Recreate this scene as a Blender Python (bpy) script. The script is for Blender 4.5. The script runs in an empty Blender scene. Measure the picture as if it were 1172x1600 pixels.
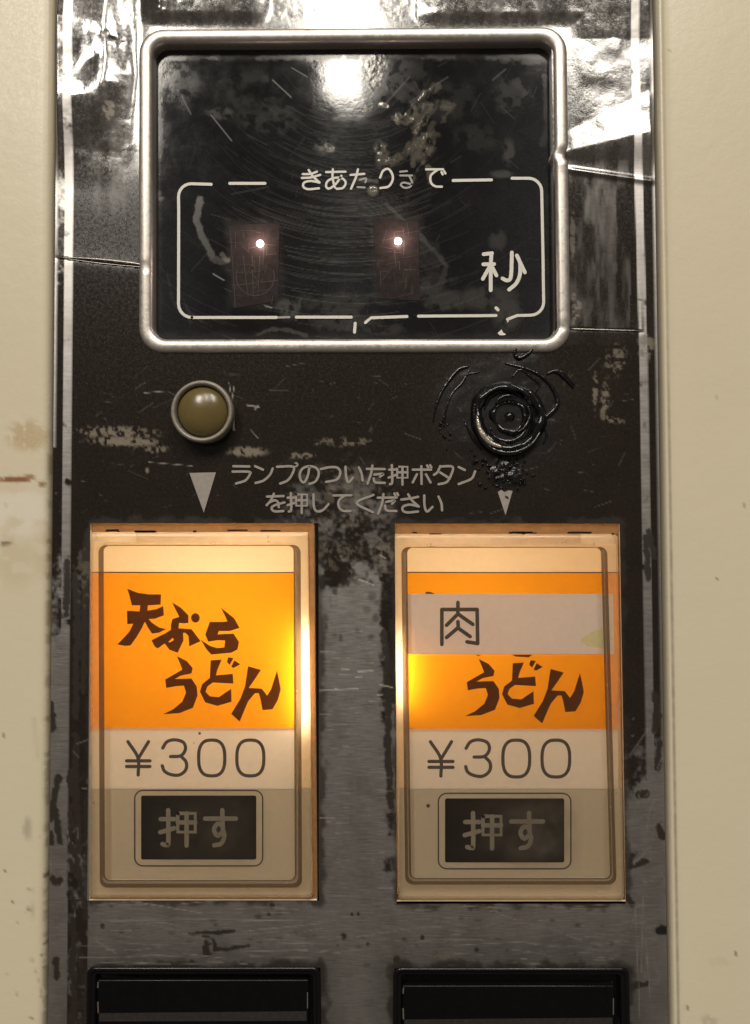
import bpy, bmesh, math, random
import numpy as np
from mathutils import Vector
from mathutils.geometry import tessellate_polygon

random.seed(7)
RNG = np.random.RandomState(11)
sc = bpy.context.scene
COL = sc.collection

# ------------------------------------------------------------------ camera
S = 0.0002                      # metres on the panel per unit of the measured drawing
F = 1300.0                      # focal length in the same units
D = F * S                       # camera to panel
TH = math.atan(0.0343)          # camera tips up a little
cam_d = bpy.data.cameras.new("camera")
cam_d.sensor_fit = 'VERTICAL'
cam_d.sensor_height = 36.0
cam_d.lens = 36.0 * F / 1600.0
cam_d.clip_start = 0.005
cam_d.clip_end = 50.0
cam = bpy.data.objects.new("camera", cam_d)
cam.location = (0, -D, 0)
cam.rotation_euler = (math.radians(90) + TH, 0, 0)
COL.objects.link(cam)
sc.camera = cam

# ------------------------------------------------------------------ world, lamps, exposure
w = bpy.data.worlds.new("World")
sc.world = w
w.use_nodes = True
w.node_tree.nodes["Background"].inputs[0].default_value = (1.0, 0.86, 0.72, 1)
w.node_tree.nodes["Background"].inputs[1].default_value = 0.10

def tube_light(name, x, y0, y1, z, power, width=0.11, col=(1.0, 0.925, 0.81), roll=0.0):
    d = bpy.data.lights.new(name, 'AREA')
    d.shape = 'RECTANGLE'
    d.size = width
    d.size_y = abs(y1 - y0)
    d.energy = power
    d.color = col
    o = bpy.data.objects.new(name, d)
    o.location = (x, (y0 + y1) / 2, z)
    o.rotation_euler = (0, 0, roll)
    COL.objects.link(o)
    return o

tube_light("ceiling_lamp", -0.08, -2.07, -1.00, 1.27, 14, .11)
tube_light("ceiling_lamp", -0.72, -2.44, -1.25, 1.27, 36, .34, roll=-math.atan(.335))
tube_light("ceiling_lamp", 0.445, -1.9, -0.8, 1.30, 22, .28, roll=math.atan(.276))

sc.view_settings.view_transform = 'Standard'
sc.view_settings.look = 'None'
sc.view_settings.exposure = 0.0
sc.view_settings.gamma = 1.0
sc.cycles.use_denoising = True
sc.cycles.max_bounces = 10
sc.cycles.transparent_max_bounces = 16
sc.cycles.sample_clamp_indirect = 6.0

# ------------------------------------------------------------------ drawing to world
def ray_to(px, py, h):
    """point of the plane h units in front of the panel, at drawing position px, py"""
    px = np.asarray(px, float); py = np.asarray(py, float)
    a = (px - 586.0) / F
    b = (800.0 - py) / F
    dx = a
    dy = math.cos(TH) - b * math.sin(TH)
    dz = math.sin(TH) + b * math.cos(TH)
    t = (D - np.asarray(h, float) * S) / dy
    return np.stack([t * dx, -D + t * dy, t * dz], -1)

def W(px, py, h, ref=None):
    if ref is None:
        return ray_to(px, py, h)
    p = ray_to(px, py, np.zeros_like(np.asarray(px, float)) + ref)
    p[..., 1] = -np.asarray(h, float) * S
    return p

def Ledge(y): return 89.5 - 0.009 * y
def Redge(y): return 1019.0 + 0.0155 * y
def u2x(u, y):
    return Ledge(y) + u * (Redge(y) - Ledge(y)) / 960.0
def x2u(x, y):
    return (x - Ledge(y)) / (Redge(y) - Ledge(y)) * 960.0

# ------------------------------------------------------------------ noise
def vnoise(x, y, cell, seed):
    r = np.random.RandomState(seed)
    T = r.rand(256, 256)
    fx = np.asarray(x) / cell + 1000.3; fy = np.asarray(y) / cell + 1000.7
    ix = np.floor(fx).astype(int); iy = np.floor(fy).astype(int)
    tx = fx - ix; ty = fy - iy
    tx = tx * tx * tx * (tx * (tx * 6 - 15) + 10); ty = ty * ty * ty * (ty * (ty * 6 - 15) + 10)
    a = T[iy % 256, ix % 256]; b = T[iy % 256, (ix + 1) % 256]
    c = T[(iy + 1) % 256, ix % 256]; d = T[(iy + 1) % 256, (ix + 1) % 256]
    return (a + (b - a) * tx) * (1 - ty) + (c + (d - c) * tx) * ty
def fbm(x, y, cell, seed, octs=4, gain=0.5):
    s = 0; amp = 1; tot = 0
    for k in range(octs):
        s = s + amp * vnoise(x, y, cell / 2 ** k, seed + k * 17); tot += amp; amp *= gain
    return s / tot
def sst(a, b, x):
    t = np.clip((x - a) / (b - a), 0, 1)
    return t * t * (3 - 2 * t)

def seg_dist(X, Y, pts):
    d = np.full(X.shape, 1e9)
    for (x0, y0), (x1, y1) in zip(pts[:-1], pts[1:]):
        vx, vy = x1 - x0, y1 - y0
        L = vx * vx + vy * vy + 1e-9
        t = np.clip(((X - x0) * vx + (Y - y0) * vy) / L, 0, 1)
        d = np.minimum(d, np.hypot(X - x0 - t * vx, Y - y0 - t * vy))
    return d

class Canvas:
    sharp = .06
    """painted wear on a dense sheet: arrays over (rows, columns)"""
    def __init__(self, PX, PY):
        self.X, self.Y = PX, PY
        self.rows = PY[:, 0]
        self.cols = PX[PX.shape[0] // 2]
    def win(self, x0, x1, y0, y1):
        r0 = max(0, np.searchsorted(self.rows, y0)); r1 = np.searchsorted(self.rows, y1)
        c0 = max(0, np.searchsorted(self.cols, x0 - 16)); c1 = np.searchsorted(self.cols, x1 + 16)
        return slice(r0, r1), slice(c0, c1)
    def stroke(self, arr, pts, wd, val=1.0, soft=1.5, rag=0.0, seed=0, taper=False):
        xs = [p[0] for p in pts]; ys = [p[1] for p in pts]
        m = wd + soft + rag + 4
        s = self.win(min(xs) - m, max(xs) + m, min(ys) - m, max(ys) + m)
        X, Y = self.X[s], self.Y[s]
        if X.size == 0: return
        d = seg_dist(X, Y, pts)
        if rag: d = d + (fbm(X, Y, 9, 300 + seed) - 0.5) * 2 * rag
        k = (1 - sst(wd / 2 - soft / 2, wd / 2 + soft / 2, d)) * val
        arr[s] = np.maximum(arr[s], k)
    def blob(self, arr, cx, cy, rx, ry, val=1.0, soft=0.4, thr=None, cell=12, seed=0, rot=0.0):
        m = max(rx, ry) * 1.3
        s = self.win(cx - m, cx + m, cy - m, cy + m)
        X, Y = self.X[s], self.Y[s]
        if X.size == 0: return
        c, n = math.cos(rot), math.sin(rot)
        ax = ((X - cx) * c + (Y - cy) * n) / rx; ay = (-(X - cx) * n + (Y - cy) * c) / ry
        k = 1 - sst(1 - soft, 1 + soft * 0.4, np.hypot(ax, ay))
        if thr is not None:
            k = k * sst(thr - self.sharp, thr + self.sharp, fbm(X, Y, cell, 500 + seed) + 0.25 * (k - 0.6))
        arr[s] = np.maximum(arr[s], k * val)

# ------------------------------------------------------------------ nodes
class NT:
    def __init__(self, name):
        self.m = bpy.data.materials.new(name)
        self.m.use_nodes = True
        self.t = self.m.node_tree
        self.t.nodes.clear()
        self.out = self.t.nodes.new("ShaderNodeOutputMaterial")
    def n(self, kind, **kw):
        nd = self.t.nodes.new("ShaderNode" + kind)
        for k, v in kw.items(): setattr(nd, k, v)
        return nd
    def link(self, a, b): self.t.links.new(a, b)
    def put(self, sock, v):
        if isinstance(v, bpy.types.NodeSocket): self.link(v, sock)
        elif isinstance(v, (tuple, list)) and sock.type == 'RGBA' and len(v) == 3: sock.default_value = (*v, 1)
        else: sock.default_value = v
    def math(self, op, a, b=None, c=None, clamp=False):
        nd = self.n("Math", operation=op); nd.use_clamp = clamp
        self.put(nd.inputs[0], a)
        if b is not None: self.put(nd.inputs[1], b)
        if c is not None: self.put(nd.inputs[2], c)
        return nd.outputs[0]
    def mix(self, f, a, b, kind='RGBA'):
        nd = self.n("Mix", data_type=kind)
        nd.clamp_factor = True
        ins = {'RGBA': (0, 6, 7), 'FLOAT': (0, 2, 3)}[kind]
        o = {'RGBA': 2, 'FLOAT': 0}[kind]
        self.put(nd.inputs[ins[0]], f); self.put(nd.inputs[ins[1]], a); self.put(nd.inputs[ins[2]], b)
        return nd.outputs[o]
    def ramp(self, v, a, b, lo=0.0, hi=1.0):
        nd = self.n("MapRange"); nd.clamp = True
        self.put(nd.inputs[0], v)
        for i, q in enumerate((a, b, lo, hi)): nd.inputs[i + 1].default_value = q
        return nd.outputs[0]
    def coord(self, scale=(1, 1, 1)):
        if not hasattr(self, "tc"): self.tc = self.n("TexCoord")
        mp = self.n("Mapping"); mp.inputs["Scale"].default_value = scale
        self.link(self.tc.outputs["Object"], mp.inputs[0])
        return mp.outputs[0]
    def noise(self, scale, detail=3, rough=0.55, stretch=(1, 1, 1)):
        nd = self.n("TexNoise"); self.link(self.coord(stretch), nd.inputs["Vector"])
        nd.inputs["Scale"].default_value = scale; nd.inputs["Detail"].default_value = detail
        nd.inputs["Roughness"].default_value = rough
        return nd.outputs["Fac"]
    def attr(self, name):
        a = self.n("Attribute"); a.attribute_name = name
        s = self.n("SeparateColor"); self.link(a.outputs["Color"], s.inputs[0])
        return s.outputs[0], s.outputs[1], s.outputs[2], a.outputs["Alpha"]
    def bump(self, h, dist, strength=1.0, normal=None):
        b = self.n("Bump"); self.put(b.inputs["Height"], h)
        b.inputs["Distance"].default_value = dist; self.put(b.inputs["Strength"], strength)
        if normal: self.link(normal, b.inputs["Normal"])
        return b.outputs[0]
    def principled(self, **kw):
        p = self.n("BsdfPrincipled")
        for k, v in kw.items(): self.put(p.inputs[k.replace("_", " ")], v)
        return p
    def done(self, sh):
        self.link(sh, self.out.inputs[0]); return self.m

def simple(name, col, rough=0.5, metal=0.0, var=0.25, scale=400, bump=0.0, spec=0.5, **kw):
    t = NT(name)
    nz = t.noise(scale, 4)
    c = t.mix(nz, tuple(q * (1 - var) for q in col), tuple(min(1, q * (1 + var)) for q in col))
    p = t.principled(Base_Color=c, Metallic=metal, Roughness=t.ramp(nz, .3, .7, rough * .8, min(1, rough * 1.2)), **kw)
    p.inputs["Specular IOR Level"].default_value = spec
    if bump: t.link(t.bump(t.noise(scale * 2, 4), bump), p.inputs["Normal"])
    return t.done(p.outputs[0])

M = {}
def mat_panel():
    t = NT("worn_coated_steel")
    coat, grime, resid, tar = t.attr("wear_a")
    scr, mott, warm, alive = t.attr("wear_b")
    grain = t.noise(900, 5, .65)
    fine = t.noise(2600, 3, .6)
    brush = t.noise(170, 6, .72, (1.0, 1.0, 16))
    cross = t.noise(150, 5, .7, (14, 1.0, 1.0))
    blot = t.noise(110, 5, .62)
    # bare steel
    steel = t.mix(brush, (.43, .415, .405), (.62, .60, .58))
    steel = t.mix(t.ramp(cross, .45, .8, 0, .35), steel, (.66, .64, .62))
    steel = t.mix(t.ramp(blot, .46, .85, 0, .7), steel, (.27, .245, .225))
    steel = t.mix(scr, steel, (.86, .84, .80))
    sp = t.principled(Base_Color=steel, Metallic=1.0, Roughness=t.mix(scr, t.ramp(brush, .3, .7, .32, .46), .5, 'FLOAT'))
    # black lacquer, dirt, old glue, tar
    coatc = t.mix(grain, (.0078, .0056, .0044), (.0205, .0150, .0118))
    coatc = t.mix(t.ramp(blot, .35, .8, 0, .5), coatc, (.021, .0150, .0120))
    coatc = t.mix(mott, coatc, t.mix(grain, (.018, .0145, .0125), (.050, .042, .036)))
    col = t.mix(grime, coatc, t.mix(grain, (.008, .0055, .004), (.026, .018, .012)))
    col = t.mix(resid, col, t.mix(fine, (.10, .078, .050), (.30, .255, .18)))
    col = t.mix(tar, col, (.0065, .0065, .007))
    col = t.mix(scr, col, (.33, .31, .285))
    r = t.mix(mott, t.ramp(grain, .35, .65, .13, .24), t.ramp(grain, .35, .62, .06, .16), 'FLOAT')
    r = t.mix(grime, r, .5, 'FLOAT'); r = t.mix(resid, r, .75, 'FLOAT'); r = t.mix(tar, r, .30, 'FLOAT'); r = t.mix(scr, r, .5, 'FLOAT')
    p = t.principled(Base_Color=col, Roughness=r, Coat_Weight=t.math('MULTIPLY', mott, t.math('SUBTRACT', 1.0, grime)))
    p.inputs['Coat IOR'].default_value = 1.9; t.put(p.inputs['Coat Roughness'], t.ramp(grain, .35, .65, .12, .22))
    t.put(p.inputs["Specular IOR Level"], t.math("MULTIPLY_ADD", mott, .45, .5))
    nonm = t.math('MAXIMUM', t.math('MULTIPLY', coat, t.ramp(fine, .25, .40, .8, 1.0)), t.math('MAXIMUM', grime, t.math('MAXIMUM', resid, tar)))
    nb = t.bump(t.noise(170, 7, .72), 0.00025, t.math('MULTIPLY', mott, t.math('MULTIPLY_ADD', warm, -.22, .30)))
    t.link(nb, p.inputs['Coat Normal'])
    nb = t.bump(grain, 0.00002, .35, nb)
    t.link(nb, p.inputs["Normal"])
    t.link(t.bump(brush, 0.00003, .3, nb), sp.inputs["Normal"])
    mx = t.n("MixShader"); t.link(nonm, mx.inputs[0]); t.link(sp.outputs[0], mx.inputs[1]); t.link(p.outputs[0], mx.inputs[2])
    return t.done(mx.outputs[0])

def mat_glass_face():
    t = NT("scratched_black_acrylic")
    scr, smear, resid, shine = t.attr("wear_a")
    grain = t.noise(1500, 5, .65)
    blot = t.noise(160, 5, .65)
    col = t.mix(grain, (.003, .0033, .0038), (.008, .008, .0085))
    col = t.mix(t.ramp(blot, .42, .85, 0, .5), col, (.017, .017, .018))
    col = t.mix(smear, col, t.mix(grain, (.020, .019, .018), (.062, .059, .055)))
    col = t.mix(resid, col, t.mix(grain, (.08, .07, .055), (.30, .275, .23)))
    col = t.mix(t.math('MULTIPLY', scr, .9), col, (.30, .29, .28))
    p = t.principled(Base_Color=col, Roughness=t.mix(smear, t.ramp(blot, .35, .7, .045, .09), .24, 'FLOAT'))
    t.put(p.inputs["Metallic"], t.math('MULTIPLY', shine, .8))
    p.inputs["Specular IOR Level"].default_value = .5
    nb = t.bump(t.noise(700, 4, .6), 0.00022, t.math('MULTIPLY', shine, .8))
    nb = t.bump(blot, .0004, .05, nb)
    t.link(nb, p.inputs["Normal"])
    g = t.n("BsdfAnisotropic"); t.put(g.inputs["Color"], (.9, .93, 1.0)); g.inputs["Roughness"].default_value = .34
    g.inputs["Anisotropy"].default_value = .75
    tv = t.n("CombineXYZ"); tv.inputs[0].default_value = 1.0
    t.link(tv.outputs[0], g.inputs["Tangent"])
    mx = t.n("MixShader"); t.put(mx.inputs[0], t.ramp(grain, .3, .7, .0015, .006))
    t.link(p.outputs[0], mx.inputs[1]); t.link(g.outputs[0], mx.inputs[2])
    return t.done(mx.outputs[0])

def mat_cream():
    t = NT("cream_enamel_paint")
    stain, rust, dirt, chip = t.attr("wear_a")
    soft = t.noise(25, 4, .55); fine = t.noise(1400, 3)
    col = t.mix(soft, (.59, .528, .392), (.625, .563, .418))
    col = t.mix(stain, col, t.mix(fine, (.42, .32, .19), (.55, .45, .29)))
    col = t.mix(rust, col, (.22, .085, .03))
    col = t.mix(dirt, col, (.11, .085, .055))  # dirt, and the painted shade beside the right bead
    col = t.mix(chip, col, (.72, .67, .60))
    p = t.principled(Base_Color=col, Roughness=t.ramp(fine, .3, .7, .30, .40))
    t.link(t.bump(t.noise(300, 3), .00012, .6, t.bump(fine, .00002, .5)), p.inputs["Normal"])
    return t.done(p.outputs[0])

def mat_label(name, col, opac, transl, grain=0.06):
    """printed film or paper: some light comes through from the lamp behind"""
    t = NT(name)
    nz = t.noise(500, 4); fine = t.noise(3000, 2)
    c0 = t.mix(nz, tuple(q * (1 - grain) for q in col), tuple(min(1, q * (1 + grain)) for q in col))
    d = t.n("BsdfDiffuse"); t.put(d.inputs[0], c0)
    tr = t.n("BsdfTranslucent"); t.put(tr.inputs[0], t.mix(nz, tuple(q * (1 - grain) for q in transl), tuple(min(1, q * (1 + grain)) for q in transl)))
    mx = t.n("MixShader"); mx.inputs[0].default_value = 1 - opac
    t.link(d.outputs[0], mx.inputs[1]); t.link(tr.outputs[0], mx.inputs[2])
    return t.done(mx.outputs[0])

def mat_clear(name, tint=(.97, .94, .88), frost=0.0, rough=.06, frostcol=(.85, .72, .5)):
    t = NT(name)
    nz = t.noise(350, 4)
    a = t.n("BsdfTransparent"); t.put(a.inputs[0], tint)
    f1 = t.n("BsdfTranslucent"); t.put(f1.inputs[0], frostcol)
    f2 = t.n("BsdfDiffuse"); t.put(f2.inputs[0], frostcol)
    m0 = t.n("MixShader"); m0.inputs[0].default_value = .35
    t.link(f1.outputs[0], m0.inputs[1]); t.link(f2.outputs[0], m0.inputs[2])
    m1 = t.n("MixShader"); t.put(m1.inputs[0], t.ramp(nz, .3, .7, frost * .9, min(1, frost * 1.1)))
    t.link(a.outputs[0], m1.inputs[1]); t.link(m0.outputs[0], m1.inputs[2])
    g = t.n("BsdfGlossy"); g.inputs["Roughness"].default_value = rough
    fr = t.n("Fresnel"); fr.inputs[0].default_value = 1.45
    nb = t.bump(nz, .00004, .12)
    t.link(nb, g.inputs["Normal"])
    m2 = t.n("MixShader"); t.link(t.math('MULTIPLY', fr.outputs[0], .8), m2.inputs[0])
    t.link(m1.outputs[0], m2.inputs[1]); t.link(g.outputs[0], m2.inputs[2])
    return t.done(m2.outputs[0])

def mat_emit(name, col, st):
    t = NT(name); e = t.n("Emission"); t.put(e.inputs[0], col); e.inputs[1].default_value = st
    return t.done(e.outputs[0])

M['panel'] = mat_panel()
M['glass'] = mat_glass_face()
M['cream'] = mat_cream()
M['bezel'] = simple("satin_aluminium_bezel", (.54, .505, .465), .40, .82, .10, 700, .00003)
M['white_print'] = simple("white_screen_print", (.62, .60, .55), .5, 0, .15, 900)
M['worn_print'] = simple("worn_grey_print", (.30, .29, .27), .5, 0, .3, 900)
M['grey_print'] = simple("grey_screen_print", (.285, .255, .225), .55, 0, .22, 900)
M['black_gap'] = simple("black_shadow_gap", (.006, .006, .006), .6, 0, .1, 300)
M['lamp_ring'] = simple("tarnished_lamp_ring", (.24, .215, .18), .5, .4, .3, 900, .0001)
M['sealant'] = simple("black_sealant", (.0055, .0055, .006), .17, 0, .3, 300, .0002, .6)
M['sealant_smear'] = simple("thin_sealant_smear", (.011, .011, .0115), .30, 0, .3, 260, .0005, .5)
M['bare_ring'] = simple("bare_lamp_ring", (.55, .50, .42), .3, .7, .3, 700, .0002)
M['orange'] = mat_label("orange_film", (.55, .24, .02), .34, (1.0, .40, .012))
M['paper'] = mat_label("white_price_paper", (.78, .75, .69), .60, (.86, .80, .68))
M['tape'] = mat_label("white_paper_strip", (.80, .785, .745), .86, (.80, .76, .68))
M['header'] = mat_label("white_diffuser", (.62, .53, .38), .25, (.97, .82, .58))
M['plate'] = mat_label("beige_push_plate", (.54, .48, .375), .80, (.60, .52, .39))
M['ink'] = mat_label("dark_brown_ink", (.070, .042, .018), .72, (.20, .085, .018), .2)
M['grey_ink'] = mat_label("dark_grey_ink", (.105, .090, .080), .88, (.14, .10, .07), .25)
M['black_ink'] = mat_label("black_ink", (.018, .015, .012), .95, (.03, .02, .012), .25)
M['faint_ink'] = mat_label("faded_print", (.36, .31, .24), .9, (.25, .2, .14), .2)
M['yellow_ink'] = mat_label("yellow_marker", (.80, .77, .42), .86, (.78, .72, .34), .1)
M['clear'] = mat_clear("clear_acrylic", (.97, .95, .91), .02, .05, (.75, .68, .55))
M['rim'] = mat_clear("frosted_acrylic_rim", (.90, .85, .76), .30, .22, (.72, .61, .45))
M['groove'] = mat_clear("shaded_groove", (.55, .47, .37), .60, .4, (.16, .115, .075))
M['housing'] = simple("warm_white_housing", (.85, .76, .62), .5, 0, .08, 300)
M['bulb'] = mat_emit("added_deep_bulb", (1.0, .87, .69), 60)  # added deep behind the label to even out its glow
M['diffuser'] = mat_label('frosted_diffuser_strip', (.55, .46, .33), .3, (.98, .86, .66))
M['side_bulb'] = mat_emit("side_filament_bulb", (1.0, .80, .58), 27)
M['dim_bulb'] = mat_emit("added_dim_deep_bulb", (1.0, .86, .68), 42)
def mat_haze(name, amp, fade):
    """cloudy wear on the clear cover: thin milky film, thicker in patches, gone at its edges"""
    t = NT(name)
    tc = t.n("TexCoord"); sp = t.n("SeparateXYZ"); t.link(tc.outputs["Generated"], sp.inputs[0])
    ex = t.math('MINIMUM', sp.outputs[0], t.math('SUBTRACT', 1.0, sp.outputs[0])); ez = t.math('MINIMUM', sp.outputs[2], t.math('SUBTRACT', 1.0, sp.outputs[2]))
    e = t.math('MULTIPLY', t.ramp(ex, 0.0, .28), t.ramp(ez, 0.0, .28))
    side = t.ramp(sp.outputs[0], .2, .75, 1.0 - fade, 1.0)
    f = t.math('MULTIPLY', t.math('MULTIPLY', e, side), t.ramp(t.noise(140, 5, .6), .3, .65, amp * .35, amp))
    a = t.n("BsdfTransparent"); d = t.n("BsdfDiffuse"); t.put(d.inputs[0], (.115, .095, .072))
    mx = t.n("MixShader"); t.link(f, mx.inputs[0]); t.link(a.outputs[0], mx.inputs[1]); t.link(d.outputs[0], mx.inputs[2])
    return t.done(mx.outputs[0])
M['haze_light'] = mat_haze("light_cloudy_wear", .28, .5)
M['haze_heavy'] = mat_haze("heavy_cloudy_wear", .55, .8)
M['lip'] = mat_label("amber_plastic_lip", (.34, .215, .115), .5, (.62, .38, .17), .25)
M['black'] = simple("black_plastic", (.0042, .004, .004), .25, 0, .25, 500, 0, .3)
M['black_face'] = simple("black_button_face", (.0035, .0035, .004), .26, 0, .25, 500, .00003, .14)
M['dull_edge'] = simple("worn_grey_plastic_edge", (.10, .085, .07), .5, 0, .3, 700)
M['faint_edge'] = simple("faint_grey_lip", (.022, .019, .017), .45, 0, .3, 700)
M['pinkish'] = simple("pinkish_digit_window", (.026, .0195, .0188), .3, 0, .4, 500, 0, .08)
M['led'] = mat_emit("lit_display_lamp", (1.0, .86, .80), 9)
M['scrape'] = simple("fine_scratches", (.055, .043, .040), .5, 0, .2, 900, 0, .1)

# ------------------------------------------------------------------ objects
def link(name, me, mat, parent, smooth=True):
    if mat is not None: me.materials.append(mat)
    if smooth: me.polygons.foreach_set("use_smooth", [True] * len(me.polygons))
    o = bpy.data.objects.new(name, me)
    COL.objects.link(o)
    if parent is not None: o.parent = parent
    return o
def mesh(name, V, Fc, mat, parent, smooth=True, label=None):
    me = bpy.data.meshes.new(name)
    me.from_pydata([tuple(map(float, v)) for v in V], [], Fc)
    me.validate(); me.update()
    o = link(name, me, mat, parent, smooth)
    if label: o["label"] = label
    return o

class B:
    """collects shapes of one part, in drawing units"""
    def __init__(self): self.V = []; self.F = []
    def add(self, P, faces):
        n = len(self.V); self.V += [tuple(p) for p in P]; self.F += [tuple(i + n for i in f) for f in faces]
    def loft(self, loops, close=True, cap0=False, cap1=False):
        k = len(loops[0]); P = np.concatenate(loops); fs = []
        rng = k if close else k - 1
        for a in range(len(loops) - 1):
            for i in range(rng):
                j = (i + 1) % k
                fs.append((a * k + i, a * k + j, (a + 1) * k + j, (a + 1) * k + i))
        if cap0: fs.append(tuple(range(k))[::-1])
        if cap1: fs.append(tuple((len(loops) - 1) * k + i for i in range(k)))
        self.add(P, fs)
    def build(self, name, mat, parent, smooth=True, label=None):
        o = mesh(name, self.V, self.F, mat, parent, smooth, label)
        bm = bmesh.new(); bm.from_mesh(o.data)
        bmesh.ops.recalc_face_normals(bm, faces=bm.faces)
        bm.to_mesh(o.data); bm.free()
        if smooth: o.data.polygons.foreach_set("use_smooth", [True] * len(o.data.polygons))
        return o

class Pair(tuple):
    def __add__(self, d): return Pair((self[0] + d, self[1] + d))
    def __sub__(self, d): return Pair((self[0] - d, self[1] - d))
def P2(v): return Pair(v) if isinstance(v, (tuple, list)) else Pair((v, v))

def rrect(x0, y0, x1, y1, r, n=6):
    """rounded rectangle; x0.. may be pairs (value at top, value at bottom)"""
    def pr(v): return v if isinstance(v, tuple) else (v, v)
    xl, xr, yt, yb = pr(x0), pr(x1), pr(y0), pr(y1)
    P = [(xl[0], yt[0]), (xr[0], yt[1]), (xr[1], yb[1]), (xl[1], yb[0])]
    out = []
    for i, (cx, cy, a0) in enumerate(((1, 1, 180), (-1, 1, 270), (-1, -1, 0), (1, -1, 90))):
        px, py = P[i]
        ox, oy = px + cx * r, py + cy * r
        for k in range(n + 1):
            a = math.radians(a0 + 90 * k / n)
            out.append((ox + r * math.cos(a), oy + r * math.sin(a)))
    return np.array(out)

def catmull(pts, n=6, closed=False):
    P = [np.array(p, float) for p in pts]
    if len(P) < 3: return np.array(P)
    out = []
    m = len(P) if closed else len(P) - 1
    for i in range(m):
        p0 = P[i - 1] if (i > 0 or closed) else 2 * P[0] - P[1]
        p1 = P[i]; p2 = P[(i + 1) % len(P)]
        p3 = P[(i + 2) % len(P)] if (i + 2 < len(P) or closed) else 2 * P[-1] - P[-2]
        for k in range(n):
            t = k / n
            out.append(.5 * (2 * p1 + (p2 - p0) * t + (2 * p0 - 5 * p1 + 4 * p2 - p3) * t * t + (3 * p1 - p0 - 3 * p2 + p3) * t ** 3))
    out.append(P[0] if closed else P[-1])
    return np.array(out)

class Ink:
    """lettering: round-ended strokes and traced outlines lying on a surface"""
    def __init__(self, h, thick=0.25): self.h = h; self.th = thick; self.b = B(); self.k = 0
    def stroke(self, pts, wd, curve=True, closed=False, jitter=0.0):
        P = catmull(pts, 6, closed) if curve and len(pts) > 2 else np.array(pts, float)
        if jitter: P = P + RNG.randn(*P.shape) * jitter
        h1 = self.h + self.th + 0.05 * (self.k % 7); self.k += 1
        T = np.gradient(P, axis=0); T /= (np.linalg.norm(T, axis=1)[:, None] + 1e-9)
        N = np.stack([-T[:, 1], T[:, 0]], 1)
        A = P + N * wd / 2; C = P - N * wd / 2
        ring = list(A)
        if not closed:
            for q, tt, nn in ((P[-1], T[-1], N[-1]),):
                for a in (60, 30, 0, -30, -60): ring.append(q + (tt * math.cos(math.radians(a)) + nn * math.sin(math.radians(a))) * wd / 2)
        ring += list(C[::-1])
        if not closed:
            for a in (60, 30, 0, -30, -60): ring.append(P[0] - (T[0] * math.cos(math.radians(a)) + N[0] * math.sin(math.radians(a))) * wd / 2)
        n = len(P)
        V = W(np.array([q[0] for q in ring]), np.array([q[1] for q in ring]), h1)
        k = len(ring); fs = []
        for i in range(n - 1):
            c0 = (n + (0 if closed else 5)) + (n - 1 - i); c1 = c0 - 1
            fs.append((i, i + 1, c1, c0))
        if not closed:
            fs.append(tuple([n - 1] + list(range(n, n + 5)) + [n + 5]))
            fs.append(tuple([0, n + 5 + n - 1] + list(range(2 * n + 5, 2 * n + 10))))
        self.b.add(V, fs)
    def poly(self, pts, holes=()):
        h1 = self.h + self.th + 0.05 * (self.k % 7); self.k += 1
        loops = [pts] + list(holes)
        flat = [p for l in loops for p in l]
        tri = tessellate_polygon([[Vector((p[0], p[1], 0)) for p in l] for l in loops])
        V = W(np.array([p[0] for p in flat], float), np.array([p[1] for p in flat], float), h1)
        self.b.add(V, [tuple(t) for t in tri])
    def build(self, name, mat, parent, label=None):
        b = self.b
        o = mesh(name, b.V, b.F, mat, parent, False, label)
        bm = bmesh.new(); bm.from_mesh(o.data)
        for f in bm.faces:
            f.normal_update()
            if f.normal.y > 0: f.normal_flip()
        bm.to_mesh(o.data); bm.free()
        return o

def tr(strokes, ox, oy, s):
    return [[(ox + x * s, oy + y * s) for x, y in st] for st in strokes]

def sheet(name, x0, y0, x1, y1, h, mat, parent, r=0.5, thick=1.0, label=None):
    """thin plate with an edge of its own"""
    b = B()
    R = rrect(x0, y0, x1, y1, r, 3)
    T0 = W(R[:, 0], R[:, 1], h, h); T1 = W(R[:, 0], R[:, 1], h - thick, h)
    b.loft([T1, T0], cap1=True)
    return b.build(name, mat, parent, False, label)

def tube(b, pts, rad, h, seg=8, closed=False, hs=None, flat=1.0):
    """bead of paste or wire along pts, centre h above the panel; rad may vary"""
    P = catmull(pts, 6, closed)
    n = len(P)
    rr = np.interp(np.linspace(0, 1, n), np.linspace(0, 1, len(rad)), rad) if hasattr(rad, '__len__') else np.full(n, rad)
    if closed: P = P[:-1]; rr = rr[:-1]; n -= 1
    T = (np.roll(P, -1, 0) - np.roll(P, 1, 0)) if closed else np.gradient(P, axis=0)
    T /= np.linalg.norm(T, axis=1)[:, None] + 1e-9
    N = np.stack([-T[:, 1], T[:, 0]], 1)
    loops = []
    for k in range(seg):
        a = 2 * math.pi * k / seg
        q = P + N * (rr * math.cos(a))[:, None]
        loops.append((q, h + rr * math.sin(a) * flat))
    V = [[tuple(W(q[i, 0], q[i, 1], hh[i], 0.0)) for (q, hh) in loops] for i in range(n)]
    flatv = [v for ring in V for v in ring]; fs = []
    m = n if closed else n - 1
    for i in range(m):
        j = (i + 1) % n
        for k in range(seg):
            l = (k + 1) % seg
            fs.append((i * seg + k, i * seg + l, j * seg + l, j * seg + k))
    if not closed:
        fs.append(tuple(range(seg))[::-1]); fs.append(tuple((n - 1) * seg + k for k in range(seg)))
    b.add(flatv, fs)

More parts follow.
